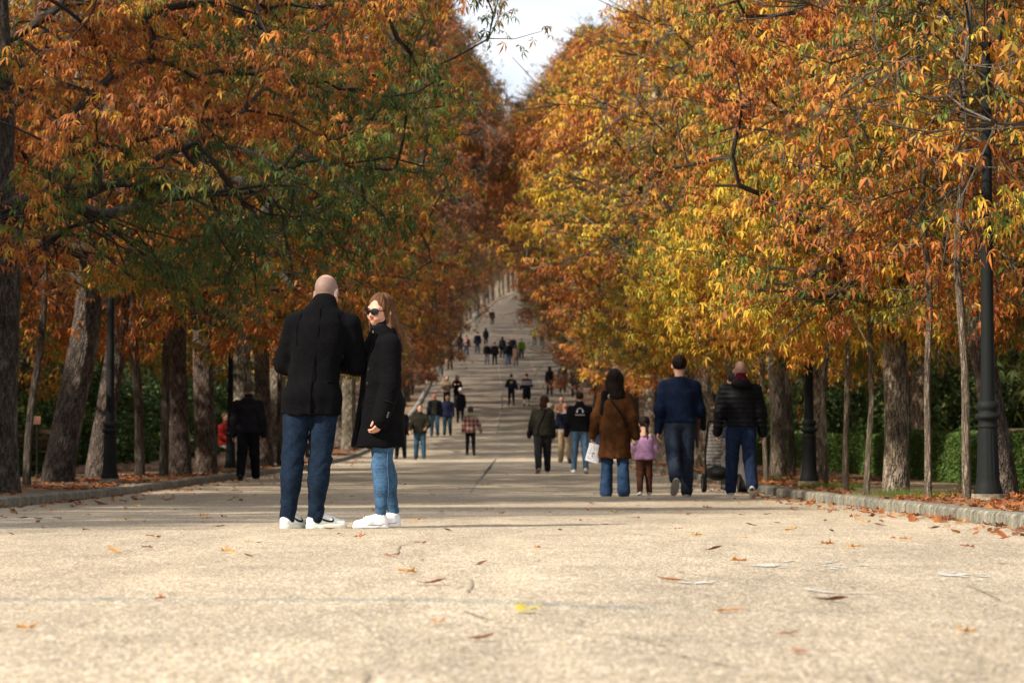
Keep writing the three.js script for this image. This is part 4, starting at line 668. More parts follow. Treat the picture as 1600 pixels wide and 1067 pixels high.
  if (hair) {
    const F = hair.f ?? ((x, y, z) => { const sh2 = ell([0, 0.140, -0.018], [0.086 + (hair.vol ?? 0), 0.098 + (hair.vol ?? 0), 0.104 + (hair.vol ?? 0)])(x, y, z); return Math.max(sh2, (0.135 - y) * 0.7 + (z - 0.02) * 0.8 - (hair.down ?? 0.0)); });
    const inv = hm.clone().invert(), tmp = V(0, 0, 0);
    const strands = (x, y, z) => 0.007 * (noise(Math.atan2(x, z + 0.02) * 22, y * 9, 3) - 0.5) + 0.014 * (noise(Math.atan2(x, z + 0.02) * 9, y * 14, 7) - 0.5);
    const g = nets((x, y, z) => F(x, y, z) + strands(x, y, z), hair.lo ?? [-0.17, -0.30, -0.24], hair.hi ?? [0.17, 0.27, 0.14], hair.cell ?? (c < 0.02 ? 0.009 : 0.014), (x, y, z) => { const n = 0.65 + 0.7 * noise(Math.atan2(x, z + 0.02) * 30, y * 4, 1); return [n, n, n]; });
    g.applyMatrix4(hm); part(hair.name ?? 'hair', g, plainM(hair.color ?? [0.02, 0.014, 0.010], 0.7), t);
  }
  return { t, S, hm, handM, bodyF, tf, bf, c, G, H };
}
// a point of a field's surface met from p along the direction v
function onto(f, p, v, far = 0.6) { let s = 0; for (let i = 0; i < 60 && s < far; i++) { const d = f(p[0] + v[0] * s, p[1] + v[1] * s, p[2] + v[2] * s); if (d < 0.0015) break; s += Math.max(0.0015, d * 0.7); } return V(p[0] + v[0] * s, p[1] + v[1] * s, p[2] + v[2] * s); }
// a strap or seam lying on a field: points given off the surface, met along v
function lay(f, pts, v, r, col, lift = 0.3, sides = 5) { const g = new GB(), q = pts.map((p) => onto(f, p, v).addScaledVector(V(...v), -r * lift)); const cv = new THREE.CatmullRomCurve3(q); tube(g, cv.getPoints(pts.length * 4), r, sides, col ?? [1, 1, 1], { cap: true }); return g.build(); }
// a flat mark (outline in the plane across v) pressed onto a field
function mark(f, outline, v, right, upv, origin, thick, lift) {
  const sh = new THREE.Shape(outline.map(([a, b]) => new THREE.Vector2(a, b))), g = new THREE.ExtrudeGeometry(sh, { depth: thick, bevelEnabled: false, curveSegments: 4 }), p = g.attributes.position;
  for (let i = 0; i < p.count; i++) { const a = p.getX(i), b = p.getY(i), w = p.getZ(i), q = onto(f, [origin[0] + right[0] * a + upv[0] * b, origin[1] + right[1] * a + upv[1] * b, origin[2] + right[2] * a + upv[2] * b], v); p.setXYZ(i, q.x - v[0] * (w + lift), q.y - v[1] * (w + lift), q.z - v[2] * (w + lift)); }
  g.computeVertexNormals(); return white3(g);
}
// ---------- people ----------
console.log('people', Date.now() - T0);
const DEN = { dark: [0.030, 0.060, 0.125], navy: [0.022, 0.032, 0.060], mid: [0.075, 0.165, 0.30], light: [0.16, 0.27, 0.42], black: [0.012, 0.012, 0.015], charcoal: [0.035, 0.035, 0.04] };
const A = Math.PI;
const ringShape = (r0, r1, a0, a1, n = 14) => { const o = []; for (let i = 0; i <= n; i++) { const a = lerp(a0, a1, i / n); o.push([Math.cos(a) * r1, Math.sin(a) * r1]); } for (let i = n; i >= 0; i--) { const a = lerp(a0, a1, i / n); o.push([Math.cos(a) * r0, Math.sin(a) * r0]); } return o; };
// --- the man of the couple
{
  const d = 22.75, P = person({
    H: 1.86, cell: 0.011, headCell: 0.005, head: 's', shoulder: 0.106, shY: 0.802, look: -0.45, nod: 0.30, tilt: -0.02, flat: [1, -1], toe: { 1: -0.55, [-1]: -1.15 }, skin: [1.02, 0.98, 0.95],
    pose: { lt: -0.02, lk: 0.03, rt: 0.02, rk: 0.04, lo: 0.085, ro: -0.085, side: -0.13, lean: 0.02, al: [0.30, 0.23, 1.35, 0.95], ar: [0.28, 0.15, 1.35, 1.05] },
    bottom: { color: [0.0085, 0.0185, 0.038], r: [0.057, 0.042, 0.029], hip: 0.098, seat: 0.072, denim: 0.25, wrinkle: 0.020, low: -0.005, name: 'jeans', calf: 0.040 },
    top: { name: 'coat', color: [0.0030, 0.0030, 0.0040], rough: 0.95, arm: [0.045, 0.041, 0.036], collar: [0.053, 0.036], k: 0.03, wrinkle: 0.009,
      rows: (S) => [[0.805, 0, 0, 0.190, 0.135], [0.95, -0.005, 0, 0.187, 0.132], [1.16, -0.02, 0, 0.178, 0.124], [1.33, -0.045, 0, 0.190, 0.135], [1.45, -0.06, 0, 0.196, 0.122], [1.53, -0.068, 0, 0.172, 0.098], [1.57, -0.071, 0, 0.118, 0.084], [1.60, -0.074, 0, 0.085, 0.072]] },
    shoes: { kind: 'sneaker', color: [0.80, 0.79, 0.75], sole: [0.72, 0.72, 0.60], size: 1.02 },
  }, 'balding man in a long black coat, back turned, beside the woman in sunglasses', at(487, d), A + 0.0);
  const blk = plainM([0.002, 0.002, 0.0025], 0.95, { specularIntensity: 0.05 }), t = P.t, back = [0, 0, 1];
  // stand collar, centre seam, vent, arm seams
  part('seam', lay(P.tf, [[-0.068, 1.56, -0.4], [-0.055, 1.40, -0.4], [-0.03, 1.20, -0.4], [-0.005, 1.0, -0.4]], back, 0.0035), blk, t);
  part('vent', lay(P.tf, [[-0.005, 1.0, -0.4], [-0.002, 0.9, -0.4], [0.0, 0.815, -0.4]], back, 0.006), blk, t);
  for (const s of [-1, 1]) part('seam', lay(P.tf, [[s * 0.13 - 0.06, 1.52, -0.4], [s * 0.155 - 0.055, 1.42, -0.4], [s * 0.15 - 0.05, 1.30, -0.4]], back, 0.0035), blk, t);
  part('waist_tab', lay(P.tf, [[-0.16, 1.03, -0.4], [-0.12, 1.035, -0.4]], back, 0.005), blk, t);
  // glasses arm beside the ear
  { const g = new GB(); for (const s of [-1, 1]) tube(g, [V(s * 0.080, 0.104, -0.012), V(s * 0.079, 0.106, 0.05), V(s * 0.064, 0.104, 0.096)], 0.003, 5, [1, 1, 1]); tube(g, [V(-0.064, 0.104, 0.096), V(-0.02, 0.10, 0.108), V(0.02, 0.10, 0.108), V(0.064, 0.104, 0.096)], 0.003, 5, [1, 1, 1]); part('glasses', moved(g.build(), P.hm), plainM([0.02, 0.015, 0.012], 0.3), t); }
  // the curved tick on each shoe's sides
  const sd = shoe('sneaker', 0.007), tick = [[-0.072, 0.088], [-0.066, 0.093], [-0.03, 0.074], [0.03, 0.056], [0.058, 0.054], [0.064, 0.062], [0.062, 0.078], [0.070, 0.070], [0.073, 0.052], [0.062, 0.041], [0.035, 0.041], [0.0, 0.052], [-0.045, 0.073]];
  for (const sg of t.children.filter((c) => c.name === 'shoe')) for (const s of [-1, 1]) { const g = mark(sd.field, tick.map(([a, b]) => [a * 1.0 + 0.0, b]), [-s, 0, 0], [0, 0, 1], [0, 1, 0], [s * 0.09, 0, 0], 0.002, 0.001); part('stripe', g, plainM([0.01, 0.01, 0.01], 0.5), sg).position.set(0, -0.062, 0.045); const tg = part('tongue', new THREE.SphereGeometry(1, 12, 8), plainM([0.8, 0.79, 0.76], 0.7), sg); white3(tg.geometry); tg.scale.set(0.024, 0.034, 0.012); tg.position.set(0, 0.040, 0.030); tg.rotation.x = -0.5; }
}
// --- the woman of the couple
{
  const d = 22.9, H = 1.715;
  const hairF = (() => {
    const cap = ell([0, 0.136, -0.018], [0.088, 0.102, 0.106]), face = ell([0, 0.070, 0.108], [0.062, 0.112, 0.082]), back = cone([0, 0.10, -0.065], [0.0, -0.09, -0.100], 0.066, 0.052, 1.1, 0.75), back2 = cone([0.0, -0.09, -0.10], [0.02, -0.185, -0.125], 0.050, 0.022, 1.3, 0.7);
    const l1 = cone([0.074, 0.125, -0.008], [0.088, 0.0, -0.018], 0.030, 0.030), l2 = cone([0.082, 0.0, -0.018], [0.118, -0.09, 0.035], 0.028, 0.024), l3 = cone([0.118, -0.09, 0.035], [0.150, -0.19, 0.075], 0.024, 0.008), l4 = uni([cone([0.085, 0.06, -0.06], [0.115, -0.06, -0.085], 0.034, 0.034), cone([0.115, -0.06, -0.085], [0.165, -0.19, -0.09], 0.034, 0.010)], 0.02), r1 = cone([-0.072, 0.125, 0.0], [-0.076, 0.0, 0.0], 0.020, 0.022), r2 = cone([-0.076, 0, 0], [-0.074, -0.10, 0.02], 0.022, 0.012);
    return (x, y, z) => { let e = smin(smin(back(x, y, z), back2(x, y, z), 0.03), Math.min(smin(smin(l1(x, y, z), l2(x, y, z), 0.02), smin(l3(x, y, z), l4(x, y, z), 0.012), 0.012), smin(r1(x, y, z), r2(x, y, z), 0.02)), 0.02); const part2 = 0.006 * Math.exp(-(((x + 0.008) / 0.006) ** 2)) * (y > 0.17 ? 1 : 0); const q = smin(cap(x, y, z) + part2, e, 0.02); return -smin(-q, face(x, y, z), 0.012); };
  })();
  const P = person({
    H, fem: true, cell: 0.011, headCell: 0.0045, head: 'f', shoulder: 0.098, look: 0.50, nod: 0.04, tilt: -0.10, flat: [1, -1], toe: { 1: -0.1, [-1]: 0.12 }, skin: [0.98, 0.92, 0.90], noHand: [-1],
    pose: { lt: 0.10, lk: 0.09, rt: -0.10, rk: 0.10, lo: 0.0, ro: -0.02, lean: 0.0, al: [0.02, 0.07, 0.32], ar: [0.02, 0.06, 0.2] }, curl: 0.75, handRoll: { 1: 0.5 },
    bottom: { color: [0.055, 0.120, 0.215], r: [0.055, 0.040, 0.024], hip: 0.096, seat: 0.078, denim: 0.5, wrinkle: 0.016, low: -0.055, name: 'jeans', calf: 0.035 },
    top: { name: 'coat', color: [0.0030, 0.0030, 0.0040], rough: 0.95, arm: [0.046, 0.040, 0.036], cuff: 0.015, k: 0.028, wrinkle: 0.010,
      rows: () => [[0.575, 0, 0.030, 0.190, 0.195], [0.75, 0, 0.022, 0.178, 0.172], [1.0, 0, 0.012, 0.160, 0.142], [1.2, 0, 0.006, 0.158, 0.130], [1.33, 0, 0, 0.158, 0.110], [1.405, 0, -0.005, 0.120, 0.085], [1.45, 0, -0.005, 0.078, 0.070]] },
    shoes: { kind: 'canvas', color: [0.80, 0.80, 0.80], sole: [0.80, 0.80, 0.78], size: 0.95 },
    hair: { f: hairF, cell: 0.006, name: 'hair', color: [0.10, 0.046, 0.022] },
  }, 'woman in sunglasses and a knee-length black coat with long brown hair, facing the bald man', at(597, d), -1.16);
  const t = P.t, blk = plainM([0.002, 0.002, 0.0025], 0.95, { specularIntensity: 0.05 });
  // lighter strands lying over the hair and blown out behind
  { const R = rng(77), g = new GB();
    for (let i = 0; i < 260; i++) {
      const s = R() < 0.62 ? 1 : -1, a = 0.25 + R() * 2.1, out = 0.004 + R() * 0.006, pts = [], tip = -0.05 - R() * 0.15, k = R();
      for (let j = 0; j <= 9; j++) { const u = j / 9, y = lerp(0.225, tip, u), rr = 0.086 * Math.sin(Math.min(1.57, 0.18 + u * 3.4)); const q = V(s * Math.sin(a) * rr + (s > 0 ? 0.085 : 0.0) * Math.max(0, u - 0.5) * 2 * (0.6 + 0.5 * R()), y, -0.018 + Math.cos(a) * rr * 1.15 * (1 - 0.55 * u) - 0.05 * u * (1 - Math.cos(a)) - 0.02 * u); if (a < 0.9) q.x = s * (0.066 + 0.016 * u) * Math.min(1, u * 4 + 0.2); q.x += 0.012 * Math.sin(u * 5 + k * 6) * u; q.z -= (s > 0 ? 0.05 : 0.0) * u * u * k * 2.4; q.multiplyScalar(1); let dd = hairF(q.x, q.y, q.z); for (let m = 0; m < 3 && u < 0.85; m++) { const e = 0.004, gx = hairF(q.x + e, q.y, q.z) - dd, gy2 = hairF(q.x, q.y + e, q.z) - dd, gz = hairF(q.x, q.y, q.z + e) - dd, L = Math.hypot(gx, gy2, gz) || 1; const st = dd - out * 0.5; q.x -= gx / L * st; q.z -= gz / L * st; dd = hairF(q.x, q.y, q.z); } pts.push(q); }
      const lt = R() * R(), c0 = [0.075 + 0.08 * lt, 0.034 + 0.04 * lt, 0.016 + 0.018 * lt], c1 = [0.22 + 0.32 * lt, 0.115 + 0.20 * lt, 0.05 + 0.10 * lt];
      tube(g, new THREE.CatmullRomCurve3(pts).getPoints(14), (k2) => 0.0026 * (1 - k2 / 18), 3, (x, y) => { const u = clamp((0.18 - y) / 0.3); return [lerp(c0[0], c1[0], u), lerp(c0[1], c1[1], u), lerp(c0[2], c1[2], u)]; });
    }
    part('hair_strand', moved(g.build(), P.hm), plainM([1, 1, 1], 0.6), t, { kind: 'stuff' }); }
  // sunglasses
  { const gl = new THREE.Group(); gl.name = 'sunglasses'; t.add(gl); const lensM = new THREE.MeshPhysicalMaterial({ color: lin(0.006, 0.006, 0.007), roughness: 0.08, vertexColors: true }), fm = plainM([0.008, 0.007, 0.007], 0.25);
    for (const s of [-1, 1]) { const l = nets(ell([s * 0.0335, 0.096, 0.106], [0.0285, 0.0225, 0.006], s * 0.28), [-0.08, 0.06, 0.08], [0.08, 0.13, 0.125], 0.004); part('lens', moved(l, P.hm), lensM, gl); const g = new GB(); const rim = []; for (let k = 0; k <= 20; k++) { const a = k / 20 * 6.283; rim.push(V(s * 0.0335 + Math.cos(a) * 0.029, 0.097 + Math.sin(a) * 0.023 + (s * Math.cos(a) > 0.5 && Math.sin(a) > 0 ? 0.004 : 0), 0.107 - s * Math.cos(a) * 0.009)); } tube(g, rim, 0.0032, 5, [1, 1, 1]); tube(g, [V(s * 0.062, 0.106, 0.098), V(s * 0.078, 0.106, 0.05), V(s * 0.082, 0.102, -0.01)], 0.003, 5, [1, 1, 1]); if (s > 0) tube(g, [V(-0.008, 0.100, 0.112), V(0, 0.103, 0.114), V(0.008, 0.100, 0.112)], 0.003, 5, [1, 1, 1]); part('frame', moved(g.build(), P.hm), fm, gl); } }
  // scarf-like high collar, lapel, buttons, flap
  const S = P.S, colF = (() => { const r = [[1.415, 0, 0.008, 0.082, 0.080], [1.46, 0, 0.012, 0.074, 0.074], [1.515, 0, 0.012, 0.070, 0.072]]; const f = loft(r, 2); return (x, y, z) => f(x, y, z) + 0.014 * (noise(x * 20, y * 34, z * 20) - 0.5); })();
  part('scarf', nets(colF, [-0.16, 1.36, -0.16], [0.16, 1.58, 0.16], 0.009), cloth([0.009, 0.010, 0.013]), t);
  part('lapel', lay(P.tf, [[0.085, 1.385, 0.4], [0.08, 1.28, 0.4], [0.045, 1.15, 0.4]], [0, 0, -1], 0.010, null, 0.4, 6), blk, t);
  part('coat_edge', lay(P.tf, [[0.045, 1.15, 0.5], [0.045, 0.95, 0.5], [0.05, 0.75, 0.5], [0.05, 0.59, 0.5]], [0, 0, -1], 0.006), blk, t);
  for (const y of [1.13, 1.03]) { const q = onto(P.tf, [0.075, y, 0.5], [0, 0, -1]), b = part('button', new THREE.CylinderGeometry(0.014, 0.014, 0.006, 14), plainM([0.02, 0.02, 0.022], 0.35), t); white3(b.geometry); b.position.copy(q); b.rotation.x = Math.PI / 2; }
  part('pocket_flap', lay(P.tf, [[0.4, 0.905, 0.085], [0.4, 0.895, 0.05], [0.4, 0.88, 0.01]], [-1, 0, 0], 0.008), plainM([0.004, 0.004, 0.005], 0.9), t);
  for (let k = 0; k < 3; k++) { const a = S.aL, m = a.w.map((v, i) => lerp(v, a.e[i], 0.03 + k * 0.06)), q = onto(P.tf, [m[0] + 0.3, m[1], m[2] - 0.025], [-1, 0, 0]), b = part('cuff_button', new THREE.SphereGeometry(0.0075, 10, 8), plainM([0.05, 0.05, 0.055], 0.3), t); white3(b.geometry); b.position.copy(q); }
  { const q = onto(P.tf, [0.10, 1.33, 0.5], [0, 0, -1]); const b = part('zip_pull', new THREE.BoxGeometry(0.012, 0.018, 0.006), plainM([0.5, 0.5, 0.5], 0.3, { metalness: 0.8 }), t); white3(b.geometry); b.position.set(0.03, 1.40, 0.085); }
  // jeans side seam stitching
  part('side_seam', lay(P.bf, [[0.4, 0.56, 0.02], [0.4, 0.45, 0.03], [0.4, 0.30, 0.02], [0.4, 0.17, 0.02]].map(([x, y, z]) => [x, y, z + (y < 0.4 ? -0.01 : 0)]), [-1, 0, 0], 0.002), plainM([0.12, 0.22, 0.36], 0.9), t);
  // canvas shoes: foxing line, laces, eyelets
  const sd = shoe('canvas', 0.007), dk = plainM([0.03, 0.03, 0.035], 0.7), wh = plainM([0.8, 0.8, 0.8], 0.8);
  for (const sg of t.children.filter((c) => c.name === 'shoe')) {
    const ln = new GB(), pts = []; for (let k = 0; k <= 40; k++) { const a = k / 40 * 6.283, z = 0.028 + Math.sin(a) * 0.140, w = (0.0415 + 0.007 * Math.sin(clamp((z + 0.1) / 0.26) * 3.1)) * Math.cos(a) * (Math.abs(Math.cos(a)) < 0.75 ? 1.12 : 1.0); pts.push(V(w * 1.02, 0.024, z)); } tube(ln, pts, 0.0022, 4, [1, 1, 1]); part('foxing_line', ln.build(), dk, sg).position.set(0, -0.062, 0.045);
    for (let k = 0; k < 5; k++) { const z = 0.015 + k * 0.019, g = new GB(), q = [-1, -0.5, 0, 0.5, 1].map((u) => onto(sd.field, [u * 0.020, 0.2, z], [0, -1, 0]).add(V(0, 0.002, 0))); tube(g, q, 0.003, 5, [1, 1, 1], { cap: true }); part('lace', g.build(), wh, sg).position.set(0, -0.062, 0.045); for (const s of [-1, 1]) { const e = part('eyelet', new THREE.SphereGeometry(0.003, 8, 6), dk, sg); white3(e.geometry); const qq = onto(sd.field, [s * 0.026, 0.2, z], [0, -1, 0]); e.position.set(qq.x, qq.y - 0.062, qq.z + 0.045); } }
  }
}
console.log('couple', Date.now() - T0);
// --- the walker on the far side
const quiltJ = (color, o = {}) => ({ color, quilt: 0.075, rough: 0.55, arm: [0.048, 0.042, 0.034], w: [0.108, 0.104, 0.120, 0.104], d: [0.082, 0.080, 0.088, 0.062], collar: [0.046, 0.026], hem: 0.0, ...o });
person({ H: 1.76, cell: 0.017, head: 's', pose: { ...walk(0.55, -1), al: [0.0, 0.16, 0.15], ar: [0.05, 0.16, 0.15] }, hair: { color: [0.10, 0.09, 0.085], vol: -0.008 }, bottom: { color: DEN.black, r: [0.066, 0.052, 0.045] }, top: quiltJ([0.018, 0.018, 0.028], { quilt: 0.06, hem: -0.035 }), shoes: { color: [0.01, 0.01, 0.01] } },
  'grey-haired man in a dark quilted jacket and black trousers walking by the shaded kerb', footAt(388, 751), A);
// --- the family group
const longHair = (len, w = 0.075) => { const cap = ell([0, 0.140, -0.018], [0.092, 0.104, 0.110]), b = cone([0, 0.10, -0.065], [0, -len, -0.085], w * 0.95, w * 1.15, 1.35, 0.62); return (x, y, z) => { const q = smin(cap(x, y, z), b(x, y, z), 0.04); return Math.max(q, (z - 0.055) + Math.max(0, 0.10 - y) * 0.25); }; };
{
  const P = person({ H: 1.63, fem: true, cell: 0.016, pose: { ...walk(0.35, 1), al: [0.05, 0.30, 0.25], ar: [-0.05, 0.26, 0.12] }, hair: { f: longHair(0.13, 0.088), color: [0.011, 0.006, 0.0045] }, curl: 0.9,
    bottom: { color: [0.035, 0.075, 0.155], r: [0.058, 0.045, 0.052], low: 0.03, name: 'jeans', denim: 0.5 },
    top: { name: 'coat', color: [0.105, 0.040, 0.013], hem: -0.235, w: [0.132, 0.104, 0.112, 0.094], d: [0.105, 0.080, 0.080, 0.055], arm: [0.044, 0.038, 0.034] }, shoes: { color: [0.02, 0.02, 0.025], kind: 'boot' } },
    'woman with dark hair in a brown coat and flared jeans, a strap across her back', at(961, 41), A - 0.05);
  const t = P.t, S = P.S, y = S.neck[1];
  const sf = loft([[y - 0.075, 0, -0.01, 0.125, 0.085], [y - 0.01, 0, -0.005, 0.105, 0.085], [y + 0.05, 0, 0, 0.078, 0.072]], 2);
  part('scarf', nets((a, b, c) => sf(a, b, c) + 0.02 * (noise(a * 18, b * 26, c * 18) - 0.5), [-0.2, y - 0.13, -0.16], [0.2, y + 0.12, 0.16], 0.014), cloth([0.008, 0.008, 0.009]), t);
  const tail = cone([0.125, y - 0.05, -0.085], [0.15, y - 0.28, -0.06], 0.055, 0.045, 1, 0.4);
  part('scarf_end', nets(tail, [0.02, y - 0.4, -0.2], [0.26, y + 0.05, 0.1], 0.014), cloth([0.008, 0.008, 0.009]), t);
  part('bag_strap', lay(P.tf, [[0.07, y - 0.075, -0.4], [0.02, y - 0.16, -0.4], [-0.05, y - 0.25, -0.4], [-0.11, y - 0.36, -0.4], [-0.145, y - 0.48, -0.4]], [0, 0, 1], 0.013, null, 0.2), plainM([0.012, 0.009, 0.008], 0.5), t);
  { const q = onto(P.tf, [0.07, y - 0.075, -0.4], [0, 0, 1]); const g = new THREE.TorusGeometry(0.017, 0.005, 8, 16); part('strap_ring', white3(g), plainM([0.7, 0.62, 0.45], 0.3, { metalness: 0.9 }), t).position.set(q.x, q.y, q.z - 0.018); }
  // the sheet in her hand
  const wp = V(...S.aL.w).addScaledVector(V(...S.aL.d), 0.13).applyMatrix4(t.matrixWorld.compose(t.position, t.quaternion, t.scale));
  const sh = thing('paper_sheet', 'white printed sheet hanging from the hand of the woman in brown', 'paper', [wp.x, wp.y, wp.z], 0);
  const pg = new THREE.PlaneGeometry(0.17, 0.235, 6, 6); { const p = pg.attributes.position; for (let i = 0; i < p.count; i++) p.setZ(i, 0.018 * Math.cos(p.getX(i) * 14) + 0.012 * p.getY(i)); pg.computeVertexNormals(); }
  const R = rng(6), pt = dataTex(128, (u, v) => { const col = Math.floor(v * 22), on = v > 0.12 && v < 0.9 && u > 0.1 && u < 0.9 && col % 2 && h3(Math.floor(u * 26), col, 4) > 0.55, im = Math.hypot((u - 0.45) * 1.1, v - 0.4) < 0.13 && tnoise(u, v, 24, 3) > 0.5; const s = im ? 0.35 : on ? 0.62 : 0.92; return [s, s, s * 1.02]; }, { srgb: true });
  const pm = part('sheet', pg, new THREE.MeshPhysicalMaterial({ map: pt, roughness: 0.8, side: THREE.DoubleSide, transmission: 0.15, thickness: 0 }), sh); pm.position.set(0.035, -0.105, 0.02); pm.rotation.z = -0.28;
}
{
  const braid = (x, y, z) => { let e = 1; for (let k = 0; k < 9; k++) e = Math.min(e, Math.hypot(x + 0.045 + (k % 2 ? 0.006 : -0.006) + k * 0.004, y - 0.07 + k * 0.03, z + 0.105 + 0.002 * k) - (0.026 - k * 0.0012)); const cap = Math.max(ell([0, 0.140, -0.018], [0.088, 0.100, 0.106])(x, y, z), (0.10 - y) * 0.6 + (z - 0.02) * 0.8); return smin(cap, e, 0.012); };
  const P = person({ H: 0.98, fem: true, cell: 0.014, headScale: 1.0, pose: { ...walk(0.3, -1), al: [0.0, 0.38, 0.1], ar: [0.05, 0.34, 0.1] }, hair: { f: braid, color: [0.016, 0.010, 0.008] }, look: -0.25, nod: 0.28,
    bottom: { color: [0.11, 0.045, 0.026], r: [0.066, 0.050, 0.040], name: 'leggings', hip: 0.11, wrinkle: 0.006 },
    top: { name: 'padded_vest', drape: 0.003, armfold: 0.002, wrinkle: 0.006, color: [1, 1, 1], w: [0.142, 0.125, 0.128, 0.100], d: [0.115, 0.10, 0.095, 0.06], hem: -0.055, arm: [0.052, 0.046, 0.040], mat: cloth([1, 1, 1], 0.7), paint: (x, y, z, S) => { const n = 0.9 + 0.2 * noise(x * 40, y * 40, z * 40); return Math.min(...[S.aL, S.aR].map((a) => Math.min(cone(a.sh, a.e, 0.052, 0.048)(x, y, z), cone(a.e, a.w, 0.052, 0.05)(x, y, z)))) < 0.004 && Math.abs(x) > 0.095 || y > S.neck[1] - 0.035 ? [0.62 * n, 0.47 * n, 0.36 * n] : [0.58 * n, 0.32 * n, 0.56 * n]; } }, shoes: { color: [0.42, 0.42, 0.43], sole: [0.6, 0.6, 0.6], size: 1.1 } },
    'small child in a lilac padded vest with a dark braid, beside the woman in brown', at(1007, 41.8), A + 0.1);
}
{
  const P = person({ H: 1.84, shoulder: 0.106, cell: 0.016, pose: { lt: -0.26, lk: 0.62, rt: 0.12, rk: 0.05, lo: -0.02, ro: 0.0, al: [-0.08, 0.16, 0.12], ar: [0.15, 0.20, 0.85] }, hair: { color: [0.014, 0.010, 0.008], vol: 0.006, down: 0.006 }, curl: 0.7,
    bottom: { color: [0.026, 0.036, 0.058], r: [0.062, 0.048, 0.042], name: 'jeans', denim: 0.5, wrinkle: 0.016 },
    top: { name: 'jumper', color: [0.007, 0.015, 0.042], hem: -0.005, w: [0.096, 0.100, 0.118, 0.104], arm: [0.046, 0.038, 0.030], d: [0.072, 0.072, 0.078, 0.058] }, shoes: { color: [0.03, 0.03, 0.032], sole: [0.35, 0.33, 0.30], kind: 'sneaker', size: 1.05 } },
    'tall dark-haired man in a navy jumper and jeans, one heel raised in mid-step', at(1062, 40.6), A);
  const wf = loft([[P.S.pelvis[1] - 0.035, 0, 0, 0.168, 0.126], [P.S.pelvis[1] + 0.03, 0, 0, 0.170, 0.127]], 2.3);
  part('shirt_hem', nets(wf, [-0.25, P.S.pelvis[1] - 0.1, -0.2], [0.25, P.S.pelvis[1] + 0.1, 0.2], 0.014), cloth([0.010, 0.010, 0.012]), P.t);
  // the jacket over his arm
  const e = P.S.aR, m = [lerp(e.e[0], e.w[0], 0.5), lerp(e.e[1], e.w[1], 0.5), lerp(e.e[2], e.w[2], 0.5)];
  const f = uni([cone([m[0] + 0.03, m[1] + 0.03, m[2]], [m[0] + 0.04, m[1] - 0.40, m[2] - 0.02], 0.045, 0.035, 0.6, 1.5), cone([m[0] - 0.05, m[1] + 0.03, m[2] + 0.02], [m[0] - 0.05, m[1] - 0.16, m[2] + 0.02], 0.05, 0.04, 0.7, 1.3)], 0.05);
  const g = nets((x, y, z) => f(x, y, z) + 0.02 * (noise(x * 22, y * 8, z * 22) - 0.5), [m[0] - 0.2, m[1] - 0.5, m[2] - 0.25], [m[0] + 0.2, m[1] + 0.2, m[2] + 0.25], 0.013, (x) => (x > m[0] + 0.0 ? [0.12, 0.075, 0.065] : [0.014, 0.014, 0.016]));
  const j = thing('folded_jacket', 'brown and black jacket draped over the arm of the man in navy', 'jacket', P.t.position.toArray(), A); part('garment', g, cloth([1, 1, 1]), j);
}
{
  const P = person({ H: 1.77, cell: 0.016, head: 'b', pose: { rt: -0.18, rk: 0.35, lt: 0.14, lk: 0.06, al: [0.10, 0.20, 0.22], ar: [-0.02, 0.18, 0.12] }, curl: 0.8,
    bottom: { color: [0.022, 0.038, 0.090], r: [0.062, 0.048, 0.042], name: 'jeans', denim: 0.3 }, top: quiltJ([0.010, 0.010, 0.012], { hem: -0.015, quilt: 0.062 }), shoes: { color: [0.74, 0.73, 0.70], sole: [0.55, 0.55, 0.53], kind: 'sneaker' } },
    'bald man in a black quilted jacket with a maroon hood and white trainers', at(1158, 41.2), A);
  const y = P.S.neck[1];
  part('hood', nets(uni([ell([0, y - 0.03, -0.10], [0.135, 0.060, 0.055]), cone([-0.08, y, -0.06], [0.08, y, -0.06], 0.045, 0.045)], 0.04), [-0.22, y - 0.14, -0.22], [0.22, y + 0.1, 0.08], 0.013), cloth([0.011, 0.011, 0.013], 0.6), P.t);
  part('maroon_collar', nets(uni([cone([-0.055, y + 0.015, -0.05], [0.055, y + 0.015, -0.05], 0.052, 0.052), cone([0, y + 0.02, -0.02], [0, y + 0.075, -0.01], 0.078, 0.074)], 0.03), [-0.2, y - 0.08, -0.2], [0.2, y + 0.18, 0.12], 0.012, (x, yy, z) => { const n = 0.8 + 0.4 * noise(x * 40, yy * 20, z * 40); return [n, n, n]; }), cloth([0.10, 0.010, 0.022]), P.t);
}
person({ H: 1.68, cell: 0.02, pose: { ...walk(0.4, 1), al: [0.5, 0.1, 0.6], ar: [0.5, 0.1, 0.6] }, hair: { name: 'beanie', color: [0.010, 0.010, 0.012], f: (x, y, z) => Math.max(ell([0, 0.130, -0.010], [0.094, 0.118, 0.108])(x, y, z), 0.095 - y) }, bottom: { color: [0.22, 0.20, 0.19], r: [0.062, 0.048, 0.042] }, top: { color: [0.05, 0.055, 0.065], hem: -0.08 }, shoes: { color: [0.03, 0.03, 0.03] } },
  'person in a black beanie almost hidden by the bald man, pushing the stroller', at(1148, 44.5), A);
